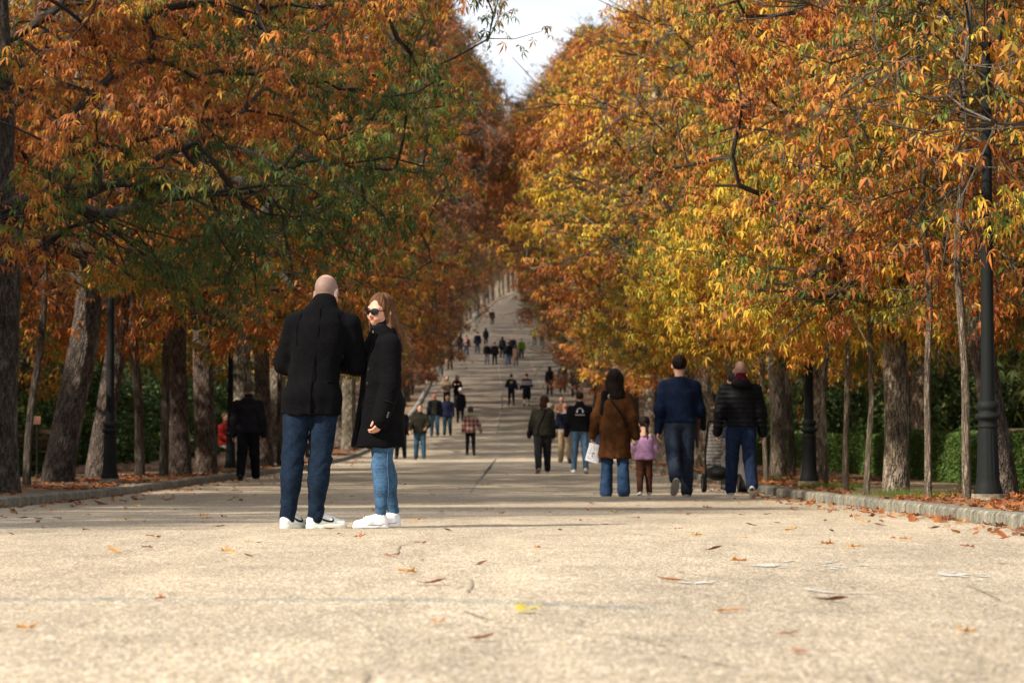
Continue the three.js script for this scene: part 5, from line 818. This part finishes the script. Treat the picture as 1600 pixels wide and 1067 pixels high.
// --- the stroller
{
  const [sx, sy, sz] = at(1124, 44.6), t = thing('stroller', 'grey knitted-cover stroller with black wheels ahead of the bald man', 'stroller', [sx, sy, sz], A + 0.05);
  const gk = cloth([0.30, 0.285, 0.275]), bk = plainM([0.012, 0.012, 0.013], 0.6);
  const f = uni([cone([0, 0.42, 0.08], [0, 0.84, -0.06], 0.17, 0.15, 1, 0.75), cone([0, 0.50, 0.16], [0, 0.66, 0.26], 0.14, 0.12, 1, 0.8)], 0.08);
  part('seat_cover', nets((x, y, z) => f(x, y, z) - 0.006 * Math.sin(y * 130), [-0.3, 0.15, -0.35], [0.3, 1.12, 0.5], 0.015, (x, y, z) => { const n = Math.sin(y * 130) > 0 ? 1.15 : 0.8; return [n, n, n]; }), gk, t);
  part('basket', nets(uni([ell([0, 0.27, 0.06], [0.19, 0.11, 0.28])]), [-0.3, 0.1, -0.35], [0.3, 0.45, 0.45], 0.02), bk, t);
  const bar = new GB(); for (const s of [-1, 1]) { tube(bar, [V(s * 0.21, 0.20, -0.24), V(s * 0.21, 0.55, -0.12), V(s * 0.20, 0.98, -0.40)], 0.013, 7, [1, 1, 1], { cap: true }); tube(bar, [V(s * 0.21, 0.50, -0.12), V(s * 0.14, 0.14, 0.42)], 0.012, 7, [1, 1, 1], { cap: true }); } tube(bar, [V(-0.20, 0.98, -0.40), V(0, 0.995, -0.41), V(0.20, 0.98, -0.40)], 0.017, 8, [1, 1, 1], { cap: true });
  part('frame', bar.build(), bk, t);
  for (const [x, z, r] of [[0.25, -0.24, 0.13], [-0.25, -0.24, 0.13], [0.15, 0.42, 0.095], [-0.15, 0.42, 0.095]]) { const w = new THREE.Group(); w.name = 'wheel'; t.add(w); w.position.set(x, r, z); w.rotation.y = Math.PI / 2; part('tyre', white3(new THREE.TorusGeometry(r - 0.018, 0.02, 10, 28)), bk, w); const h = part('hub', white3(new THREE.CylinderGeometry(r * 0.62, r * 0.62, 0.02, 18)), plainM([0.08, 0.08, 0.085], 0.5), w); h.rotation.x = Math.PI / 2; }
}
console.log('family', Date.now() - T0);
// --- the middle of the road
{
  const P = person({ H: 1.70, fem: true, cell: 0.02, pose: { ...walk(0.7, -1), al: [0.15, 0.18, 0.6], ar: [0.1, 0.16, 0.3] }, hair: { f: longHair(0.0, 0.06), color: [0.05, 0.022, 0.012] }, nod: 0.2, tilt: 0.25,
    bottom: { color: [0.030, 0.031, 0.036], r: [0.068, 0.050, 0.040], hip: 0.108 }, top: { color: [0.040, 0.040, 0.030], hem: -0.045, w: [0.118, 0.112, 0.122, 0.104], d: [0.088, 0.084, 0.086, 0.06], arm: [0.050, 0.044, 0.036] }, shoes: { color: [0.04, 0.035, 0.035], sole: [0.3, 0.25, 0.2], kind: 'sneaker' } },
    'woman in an olive jacket and dark trousers with a bag strap over her back', at(848, 69), A + 0.1);
  const y = P.S.neck[1];
  part('bag_strap', lay(P.tf, [[-0.05, y - 0.03, -0.4], [0.0, y - 0.14, -0.4], [0.06, y - 0.28, -0.4], [0.11, y - 0.42, -0.4], [0.13, y - 0.55, -0.4]], [0, 0, 1], 0.018), plainM([0.01, 0.01, 0.01], 0.6), P.t);
  part('orange_collar', nets(cone([-0.06, y + 0.0, -0.05], [0.10, y - 0.03, -0.04], 0.035, 0.03), [-0.15, y - 0.1, -0.12], [0.2, y + 0.08, 0.06], 0.016), cloth([0.55, 0.16, 0.08]), P.t);
  const w = V(...P.S.aL.w).applyMatrix4(new THREE.Matrix4().compose(P.t.position, P.t.quaternion, P.t.scale)), b = thing('shoulder_bag', 'small black bag at the hip of the woman in olive', 'bag', [w.x, w.y, w.z], A);
  part('bag', nets((x, yy, z) => ell([0.02, 0.0, -0.07], [0.055, 0.11, 0.10])(x, yy, z), [-0.1, -0.16, -0.22], [0.14, 0.16, 0.08], 0.016), plainM([0.012, 0.012, 0.014], 0.6), b);
}
person({ H: 1.74, cell: 0.024, head: 'b', pose: { ...walk(0.7, 1), ar: [0.05, 0.2, 0.2], al: [0.0, 0.16, 0.2] }, skin: [1.1, 0.95, 0.9], bottom: { color: [0.46, 0.34, 0.20], r: [0.062, 0.050, 0.044] }, top: { name: 'jumper', color: [0.014, 0.016, 0.040], hem: 0.01, paint: (x, y, z, S) => (y > S.neck[1] - 0.02 || y < S.pelvis[1] + 0.045 ? [30, 28, 11] : [1, 1, 1]) }, shoes: { color: [0.05, 0.04, 0.03] } },
  'balding man in a navy jumper and beige trousers walking uphill', footAt(883, 724), A);
{
  const P = person({ H: 1.78, cell: 0.019, pose: { ...walk(0.45, 1), al: [0.05, 0.18, 0.25], ar: [0.05, 0.18, 0.25] }, hair: { color: [0.03, 0.018, 0.012], vol: -0.004 }, bottom: { color: [0.085, 0.16, 0.26], r: [0.058, 0.042, 0.034], denim: 0.9, name: 'jeans' }, top: { name: 'hoodie', color: [0.012, 0.012, 0.014], hem: -0.02, w: [0.106, 0.108, 0.122, 0.106], d: [0.08, 0.08, 0.086, 0.06], arm: [0.050, 0.044, 0.034], collar: [0.050, 0.014] }, shoes: { color: [0.78, 0.77, 0.74], sole: [0.7, 0.7, 0.68], kind: 'sneaker' } },
    'man in a black hoodie with a white headphone emblem on the back and faded jeans', at(906, 69), A);
  const y = P.S.chest[1] + 0.045, wm = plainM([0.75, 0.75, 0.75], 0.8), pr = (o) => mark(P.tf, o, [0, 0, 1], [-1, 0, 0], [0, 1, 0], [0, y, -0.4], 0.003, 0.002);
  part('emblem', pr(ringShape(0.052, 0.068, 0.2, A - 0.2)), wm, P.t);
  for (const s of [-1, 1]) part('emblem', pr([[s * 0.045, -0.035], [s * 0.078, -0.035], [s * 0.078, 0.015], [s * 0.045, 0.015]]), wm, P.t);
  for (let k = 0; k < 6; k++) part('lettering', pr([[-0.10 + k * 0.036, -0.095], [-0.10 + k * 0.036 + 0.024, -0.095], [-0.10 + k * 0.036 + 0.020, -0.070], [-0.10 + k * 0.036 + 0.004, -0.064]]), wm, P.t);
}
// --- everyone farther off
const far = (o, label, px, py, yaw, h) => person({ cell: 0.03, ...o }, label, footAt(px, py), yaw);
const coat = (c, o = {}) => ({ name: 'coat', color: c, hem: -0.18, w: [0.125, 0.10, 0.112, 0.10], d: [0.095, 0.08, 0.08, 0.058], arm: [0.046, 0.04, 0.033], ...o });
const jack = (c, o = {}) => ({ color: c, hem: -0.045, w: [0.112, 0.108, 0.120, 0.104], d: [0.085, 0.082, 0.084, 0.06], arm: [0.048, 0.042, 0.034], ...o });
const dkHair = { color: [0.018, 0.012, 0.009] }, lng = (c = [0.02, 0.012, 0.009]) => ({ f: longHair(0.10), color: c });
const jeans = (c = [0.05, 0.10, 0.18]) => ({ color: c, name: 'jeans', denim: 0.4, r: [0.062, 0.047, 0.040] });
const blkT = { color: DEN.black, r: [0.060, 0.045, 0.038] };
far({ H: 1.70, pose: walk(0.3, 1), hair: dkHair, bottom: jeans(), top: jack([0.02, 0.02, 0.025]) }, 'person in dark clothes and jeans mostly hidden by the woman in brown', 931, 723, A);
far({ H: 1.72, pose: { ...walk(0.2, 1), al: [0.25, 0.25, 0.9, 0.4], ar: [0.25, 0.25, 0.5] }, hair: { color: [0.05, 0.045, 0.04], vol: -0.006 }, bottom: jeans([0.035, 0.09, 0.15]), top: jack([0.024, 0.022, 0.014], { hem: -0.06, w: [0.125, 0.125, 0.130, 0.104], d: [0.10, 0.10, 0.095, 0.06], collar: [0.044, 0.012] }), nod: 0.3 }, 'man in a dark brown jacket walking with his head bowed, one hand at his waist', 656, 718, 0);
far({ H: 1.70, fem: true, pose: walk(0.3, -1), hair: lng(), bottom: blkT, top: jack([0.012, 0.012, 0.014]) }, 'figure in black half hidden behind the coat of the woman in sunglasses', 626, 717, A);
far({ H: 1.60, fem: true, pose: { ...walk(0.25, 1), ar: [-0.05, 0.45, 0.1], al: [0.2, 0.2, 0.5] }, hair: { name: 'knit_cap', color: [0.05, 0.05, 0.055], f: (x, y, z) => smin(Math.max(ell([0, 0.125, -0.012], [0.102, 0.128, 0.118])(x, y, z), 0.05 - y), ell([0, 0.255, -0.01], [0.035, 0.03, 0.035])(x, y, z), 0.02) }, bottom: { ...blkT, r: [0.056, 0.040, 0.032] }, top: jack([1, 1, 1], { hem: -0.055, mat: cloth([1, 1, 1]), paint: (x, y, z, S) => { if (y > S.neck[1] - 0.05) return [0.16, 0.26, 0.12]; const a = Math.sin(x * 46) > 0.1, b = Math.sin(y * 40) > 0.1, c = a && b ? [0.10, 0.04, 0.045] : a || b ? [0.40, 0.17, 0.15] : [0.58, 0.40, 0.34]; return c; } }) }, 'girl in a pink checked jacket and black leggings, one arm held out', 735, 712, A);
far({ H: 1.76, pose: walk(0.4, 1), hair: { color: [0.10, 0.05, 0.03], vol: -0.006 }, skin: [1.0, 0.75, 0.7], bottom: jeans([0.09, 0.17, 0.26]), top: jack([1, 1, 1], { mat: cloth([1, 1, 1]), paint: (x) => (Math.abs(x) > 0.10 ? [0.016, 0.016, 0.02] : [0.055, 0.06, 0.045]) }) }, 'man in an olive top under an open black jacket coming downhill', 679, 682, 0);
far({ H: 1.68, fem: true, pose: walk(0.4, -1), hair: dkHair, bottom: jeans([0.04, 0.09, 0.13]), top: jack([0.018, 0.022, 0.055], { hem: -0.08 }) }, 'woman in a navy jacket and teal jeans beside the man in olive', 699, 681, 0);
far({ H: 1.62, fem: true, pose: walk(0.5, 1), hair: { name: 'hat', color: [0.62, 0.58, 0.58], f: (x, y, z) => Math.max(ell([0, 0.130, -0.012], [0.100, 0.118, 0.112])(x, y, z), 0.085 - y) }, bottom: blkT, top: coat([0.014, 0.014, 0.02]) , shoes: { color: [0.25, 0.10, 0.06], kind: 'boot' } }, 'woman in a long dark coat and pale hat seen from behind', 719, 662, A);
far({ H: 1.66, fem: true, pose: { ...walk(0.3, 1), al: [0.6, 0.2, 1.3, 0.5], ar: [0.6, 0.2, 1.3, 0.5] }, hair: lng(), bottom: blkT, top: jack([0.33, 0.26, 0.17]) }, 'woman in a cream top and black trousers above the man in olive', 698, 637, 0);
far({ H: 1.66, fem: true, pose: { ...walk(0.3, -1), al: [0.6, 0.2, 1.3, 0.5], ar: [0.6, 0.2, 1.3, 0.5] }, hair: lng([0.05, 0.02, 0.012]), bottom: blkT, top: jack([0.018, 0.014, 0.015]) }, 'woman in a black jacket beside the one in cream', 714, 636, 0);
far({ H: 1.66, fem: true, pose: walk(0.3, 1), hair: lng([0.12, 0.06, 0.03]), bottom: { color: [0.08, 0.07, 0.06] }, top: jack([1, 1, 1], { mat: cloth([1, 1, 1]), paint: (x, y, z) => (noise(x * 9, y * 12, z * 9) > 0.5 ? [0.42, 0.36, 0.27] : [0.07, 0.06, 0.05]) }) }, 'woman in a patterned cream and black jacket coming downhill by the one in tan', 854, 684, 0);
far({ H: 1.68, fem: true, pose: { ...walk(0.3, -1), al: [0.4, 0.25, 1.1, 0.4], ar: [0.4, 0.25, 1.1, 0.4] }, hair: dkHair, bottom: { color: [0.16, 0.10, 0.07] }, top: coat([0.24, 0.13, 0.08]) }, 'woman in a long tan coat coming downhill', 877, 685, 0);
far({ H: 1.70, pose: { ...walk(0.7, 1), al: [0.3, 0.25, 1.3], ar: [-0.3, 0.25, 1.2] }, hair: dkHair, bottom: { color: [0.014, 0.017, 0.03], r: [0.056, 0.042, 0.032] }, top: jack([1, 1, 1], { hem: 0.0, mat: cloth([1, 1, 1]), paint: (x, y, z, S) => (Math.hypot(x, (y - S.chest[1]) * 1.2) < 0.075 && z < 0 ? [0.5, 0.45, 0.10] : [0.018, 0.024, 0.05]) }) }, 'runner in navy with a yellow emblem on the back', 799, 634, A);
far({ H: 1.76, pose: { ...walk(0.7, -1), al: [-0.3, 0.25, 1.2], ar: [0.3, 0.25, 1.3] }, hair: dkHair, bottom: { name: 'shorts', crop: 0.06, color: [0.016, 0.018, 0.028], r: [0.070, 0.064, 0.062] }, top: jack([1, 1, 1], { hem: 0.0, mat: cloth([1, 1, 1]), paint: (x, y, z, S) => (y > S.chest[1] + 0.05 ? [0.14, 0.022, 0.025] : y > S.waist[1] + 0.05 ? [0.66, 0.66, 0.68] : [0.02, 0.022, 0.035]) }) }, 'runner in shorts and a maroon and white top', 823, 635, A);
far({ H: 1.64, fem: true, pose: walk(0.4, 1), hair: lng(), bottom: blkT, top: jack([0.014, 0.010, 0.014], { hem: -0.10 }) }, 'long-haired figure in black, first of three in a row by the kerb', 859, 617, A);
far({ H: 1.72, pose: walk(0.4, -1), hair: dkHair, bottom: blkT, top: jack([0.045, 0.038, 0.032], { hem: -0.12 }) }, 'figure in a brown-grey jacket, middle of three in a row by the kerb', 879, 614, A);
far({ H: 1.70, fem: true, pose: walk(0.5, 1), hair: dkHair, bottom: blkT, top: jack([0.010, 0.010, 0.012], { hem: -0.10 }) }, 'figure in black nearest the kerb of three in a row', 898, 621, A);
const crowd = [
  [688, 588, 1.72, 0, [0.02, 0.018, 0.02], [0.10, 0.12, 0.14], 'person in a black jacket and grey jeans by the shaded kerb'], [703, 579, 1.70, 0, [0.014, 0.013, 0.016], null, 'person all in black just behind the one by the shaded kerb'],
  [701, 552, 1.66, 0, [0.07, 0.03, 0.035], [0.05, 0.04, 0.05], 'person in a maroon top at the shaded roadside'], [719, 555, 1.68, A, [0.014, 0.014, 0.016], null, 'person in black left of the one in a red and white jacket'],
  [729, 556, 1.66, A, 'stripe', [0.04, 0.07, 0.13], 'person in a red and white jacket and jeans'], [746, 552, 1.78, A, [0.016, 0.018, 0.035], [0.06, 0.09, 0.13], 'tall person in navy and pale jeans at the middle distance'],
  [759, 540, 1.60, A, [0.02, 0.022, 0.03], null, 'small dark figure just beyond the tall one in navy'], [761, 569, 1.62, 0, [0.012, 0.012, 0.014], [0.14, 0.15, 0.17], 'person in a short black jacket and light grey trousers'],
  [773, 570, 1.70, A, [0.012, 0.012, 0.015], null, 'person in black beside the light grey trousers'], [785, 560, 1.74, A, [0.014, 0.016, 0.022], null, 'person in dark blue-black behind the group of five'],
  [794, 571, 1.74, A, [0.014, 0.014, 0.018], [0.03, 0.05, 0.10], 'person in black with dark jeans in the group of five'], [801, 560, 1.76, 0, [0.012, 0.012, 0.016], null, 'broad figure in black at the back of the group of five'],
  [806, 572, 1.60, A, [0.12, 0.075, 0.055], [0.12, 0.08, 0.06], 'person in a long brown coat in the group of five'], [815, 561, 1.64, 0, [0.16, 0.28, 0.02], [0.05, 0.05, 0.05], 'person in a bright lime-green jacket'],
  [835, 540, 1.62, 0, [0.50, 0.50, 0.12], [0.10, 0.10, 0.11], 'person in a pale yellow vest far up the road'], [847, 541, 1.66, 0, [0.03, 0.02, 0.025], null, 'dark figure beside the pale yellow vest'],
  [769, 508, 1.72, A, [0.012, 0.012, 0.013], null, 'lone figure in black near the top of the visible road'], [744, 505, 1.6, A, [0.20, 0.25, 0.28], [0.05, 0.09, 0.08], 'pale blue-grey figure half under the boughs near the top'],
];
crowd.forEach(([px, py, H, yaw, c, b, label], i) => far({ H, cell: 0.034, fem: i % 3 === 0, pose: walk(0.35 + 0.1 * (i % 3), i % 2 ? 1 : -1), hair: i % 3 === 0 ? lng() : dkHair, bottom: b ? jeans(b) : blkT, top: c === 'stripe' ? jack([1, 1, 1], { mat: cloth([1, 1, 1]), paint: (x) => (x > 0 ? [0.45, 0.32, 0.32] : [0.12, 0.02, 0.03]) }) : i === 12 ? coat(c) : jack(c, { hem: -0.07 }) }, label, px, py, yaw));
// --- people in the shade behind the trees
far({ H: 1.62, fem: true, pose: { lt: 1.35, lk: 1.4, rt: 1.3, rk: 1.35, al: [0.4, 0.2, 0.8], ar: [0.4, 0.2, 0.8] }, flat: [1, -1], hair: { color: [0.16, 0.10, 0.05], vol: 0 }, bottom: { color: [0.6, 0.58, 0.56] }, top: jack([0.45, 0.03, 0.025]) }, 'seated figure in a red top half hidden behind the stout trunk', 350, 728, 0.9).t.position.set((351 - VPX) * 82 / FPX, verge(-6.7, 82), -82);
far({ H: 1.70, pose: { lt: 1.4, lk: 1.45, rt: 1.35, rk: 1.4, al: [0.3, 0.2, 0.8], ar: [0.3, 0.2, 0.8] }, flat: [1, -1], hair: dkHair, bottom: jeans([0.05, 0.07, 0.1]), top: jack([0.02, 0.026, 0.05]) }, 'figure in dark blue seated on the bench beyond the walking man in black', 446, 715, 0.4).t.position.set((446 - VPX) * 96.0 / FPX, verge(-6.1, 96), -96.0);
console.log('people done', Date.now() - T0);
// ---------- fallen leaves ----------
{
  const cols = [[0.42, 0.15, 0.04], [0.34, 0.11, 0.035], [0.26, 0.10, 0.04], [0.50, 0.22, 0.06], [0.20, 0.085, 0.04], [0.56, 0.30, 0.08]];
  const lobed = (seed, col) => {                             // a dry lobed leaf, curled, 0.1 m
    const R = rng(seed), g = new GB(), n = 14, curl = 0.25 + R() * 0.6, ax = R() * 3.14, c0 = g.v(0, 0.012, 0, ...col.map((v) => v * 0.9)), ring = [];
    for (let i = 0; i < n; i++) { const a = i / n * 6.283, r = 0.05 * (i % 2 ? 0.62 + 0.2 * R() : 0.95 + 0.35 * R()), x = Math.cos(a) * r, z = Math.sin(a) * r, u = x * Math.cos(ax) + z * Math.sin(ax), k = 0.75 + R() * 0.5; ring.push(g.v(x * (1 - curl * 0.3), 0.006 + curl * u * u * 13 + (R() - 0.3) * 0.008, z * (1 - curl * 0.3), col[0] * k, col[1] * k, col[2] * k)); }
    for (let i = 0; i < n; i++) g.t(c0, ring[(i + 1) % n], ring[i]);
    const s = g.v(0.0, 0.012, 0, ...col), s2 = g.v(0.075, 0.012 + 0.02 * R(), 0.01, ...col), s3 = g.v(0.075, 0.010, 0.013, ...col); g.t(s, s2, s3); return g.build();
  };
  const blade = (seed, col) => {                             // a single dried leaflet
    const R = rng(seed), g = new GB(), m = 5, L = [], C = [], Rr = []; const cu = 0.005 + R() * 0.025;
    for (let i = 0; i <= m; i++) { const t = i / m, w = 0.026 * Math.sin(Math.PI * Math.pow(t, 1.3)) + 0.001, x = (t - 0.5) * 0.13, y = 0.004 + cu * Math.pow(Math.abs(t - 0.4) * 1.6, 2), k = 0.75 + 0.5 * R(), f = w * (0.2 + R() * 0.4); L.push(g.v(x, y + f, w, col[0] * k, col[1] * k, col[2] * k)); C.push(g.v(x, y, 0, col[0] * k * 0.8, col[1] * k * 0.8, col[2] * k * 0.8)); Rr.push(g.v(x, y + f * 0.8, -w, col[0] * k, col[1] * k, col[2] * k)); }
    for (let i = 0; i < m; i++) { g.q(L[i], L[i + 1], C[i + 1], C[i]); g.q(C[i], C[i + 1], Rr[i + 1], Rr[i]); } return g.build();
  };
  const lobes = cols.map((c, i) => lobed(300 + i, c)), blades = cols.map((c, i) => blade(330 + i, c)), yellow = lobed(351, [0.52, 0.42, 0.05]), R = rng(71);
  const drop = (g, x, d, s, label, group) => { const m = part(numbered('fallen_leaf'), g, leafMat, scene); m.userData = { label, category: 'leaf' }; if (group) m.userData.group = group; m.position.set(x, prof(d) + 0.004, -d); m.rotation.set((R() - 0.5) * 0.3, R() * 6.28, (R() - 0.5) * 0.3); m.scale.setScalar(s); return m; };
  const at2 = (g, px, py, s, label, group) => { const [x, d] = pix(px, py); return drop(g, x, d, s * 0.92, label, group); };
  at2(yellow, 822, 958, 1.15, 'yellow-green leaf with dark tips lying just below the repair strip');
  at2(blades[3], 1143, 957, 1.0, 'curled orange leaflet standing on the grey end of the repair strip');
  at2(lobes[5], 46, 985, 0.75, 'small golden leaf alone near the bottom corner of the road');
  at2(blades[0], 1231, 993, 0.75, 'small rust leaf scrap in the foreground below the repair strip');
  at2(lobes[1], 244, 841, 0.9, 'upturned rust leaf on the road ahead of the man in the long coat');
  at2(blades[1], 672, 914, 1.2, 'flat brown leaflet in front of the woman in white canvas shoes');
  at2(blades[0], 1047, 909, 1.15, 'dark rust leaflet before the flaked white paint');
  at2(lobes[3], 1297, 853, 0.85, 'bright upturned orange leaf behind the flaked white paint');
  at2(blades[4], 1298, 941, 1.1, 'thin brown leaflet between the flaked paint and the repair strip');
  at2(lobes[0], 560, 841, 0.9, 'orange leaf right in front of the white canvas shoes');
  at2(lobes[3], 785, 803, 0.8, 'orange leaf on the road between the couple and the woman in brown');
  at2(blades[2], 516, 828, 0.9, 'brown leaflet beside the toe of the white trainer');
  at2(lobes[0], 250, 939, 0.7, 'small orange leaf lying on the dark smear of the repair strip');
  at2(lobes[4], 231, 858, 0.9, 'flat dark brown leaf just nearer than the upturned rust one');
  at2(blades[5], 180, 863, 1.0, 'pale orange leaflet beside the flat dark brown leaf');
  at2(lobes[3], 367, 779, 0.8, 'light orange leaf behind the heels of the man in the long coat');
  at2(lobes[0], 1395, 843, 0.6, 'small upright orange leaf toward the sunny kerb');
  const lit = [[20, 836], [70, 826], [62, 812], [82, 799], [140, 805], [200, 813], [197, 796], [135, 830], [343, 824], [386, 848], [405, 849], [352, 864], [389, 870], [530, 836], [750, 1001], [685, 976], [752, 883], [642, 897], [660, 877], [610, 870], [860, 802], [920, 799], [945, 821], [960, 802], [907, 814], [1058, 828], [1076, 805], [1170, 842], [1175, 822], [1240, 829], [1215, 818], [1160, 806], [1198, 805], [1060, 800], [1300, 831], [1330, 857], [1567, 883], [1515, 857], [1570, 843], [1420, 845], [1460, 827], [1085, 838], [1012, 795], [995, 791], [925, 788], [1108, 795], [1240, 798], [1505, 990], [1250, 1022], [320, 812], [275, 797], [560, 815], [700, 830], [650, 815], [690, 800], [660, 850], [875, 830], [840, 858], [1375, 822], [1340, 812], [1440, 812], [1480, 815], [1290, 815], [1150, 880], [1115, 860], [1395, 805]];
  lit.forEach(([px, py], i) => at2((i % 2 ? lobes : blades)[i % 6], px, py, 0.45 + 0.5 * R(), i % 2 ? 'small dry curled brown-orange leaf scattered on the open road' : 'small dry brown leaflet scattered on the open road', i % 2 ? 'dry leaves scattered on the road' : 'dry leaflets scattered on the road'));
  for (let i = 0; i < 150; i++) { const d = 24 + 42 * Math.pow(R(), 0.9), e = R(), x = e < 0.4 ? LK + 0.1 + R() * R() * 2.2 : e < 0.75 ? RK - 0.1 - R() * R() * 1.8 : lerp(LK, RK, R()); drop((i % 2 ? lobes : blades)[i % 6], x + bend(d), d, 0.4 + 0.45 * R(), i % 2 ? 'curled dry leaf on the road farther back toward the trees' : 'dry leaflet on the road farther back toward the trees', i % 2 ? 'dry leaves farther back on the road' : 'dry leaflets farther back on the road'); }
  // the litter under the trees and along the gutters, past counting
  const n = 15000, kinds = [lobes[0], lobes[2], blades[1], blades[3], lobes[4]];
  kinds.forEach((g, k) => {
    const im = new THREE.InstancedMesh(g, leafMat, n / 5); im.name = numbered('leaf_litter'); im.userData = { kind: 'stuff', label: 'dry rust-brown leaves littering the earth under the trees', category: 'leaves' }; im.castShadow = im.receiveShadow = true;
    const o = new THREE.Object3D(); let i = 0;
    while (i < n / 5) {
      const d = 20 + 130 * Math.pow(R(), 1.5), s = R() < 0.5 ? -1 : 1, off = R() < 0.5 ? R() * 1.6 : R() * 8, road = R() < 0.045, x = (s < 0 ? LK - 0.2 - off : RK + 0.2 + off) + bend(d);
      if (!road && fbm(x * 0.6, d * 0.3, 8, 2) < 0.40) continue;
      if (road) { const q = s < 0 ? LK + R() * R() * 1.2 : RK - R() * R() * 0.8; o.position.set(q + bend(d), prof(d) + 0.004, -d); } else o.position.set(x, verge(x, d) + 0.004, -d);
      o.rotation.set((R() - 0.5) * 0.7, R() * 6.28, (R() - 0.5) * 0.7); o.scale.setScalar(0.55 + 0.6 * R()); o.updateMatrix(); im.setMatrixAt(i++, o.matrix);
    }
    scene.add(im);
  });
  // grass tufts by the lamp posts
  const g = new GB(), tuft = (x, d, r, n2) => { for (let i = 0; i < n2; i++) { const a = R() * 6.283, q = Math.sqrt(R()) * r, bx = x + Math.cos(a) * q, bd = d + Math.sin(a) * q, h = 0.04 + R() * 0.07, y = verge(bx, bd), l = (R() - 0.5) * 0.06, m = (R() - 0.5) * 0.06, c = [0.10 + 0.06 * R(), 0.17 + 0.06 * R(), 0.03]; const p = g.v(bx - 0.004, y - 0.01, -bd, ...c), q2 = g.v(bx + 0.004, y - 0.01, -bd, ...c), t = g.v(bx + l, y + h, -bd + m, ...c); g.t(p, q2, t); } };
  tuft(px2(1300, 41.5), 41.5, 0.5, 500); tuft(px2(1195, 52), 52, 0.6, 300); tuft(px2(1400, 35.5), 35.4, 0.5, 260); tuft(px2(1440, 33), 33.2, 0.4, 160); tuft(px2(1490, 31), 31, 0.4, 120);
  const gr = part('grass', g.build(), leafMat, scene); gr.userData = { kind: 'stuff', label: 'short green grass tufts round the lamp post and trunks', category: 'grass' };
}
renderer.render(scene, camera);
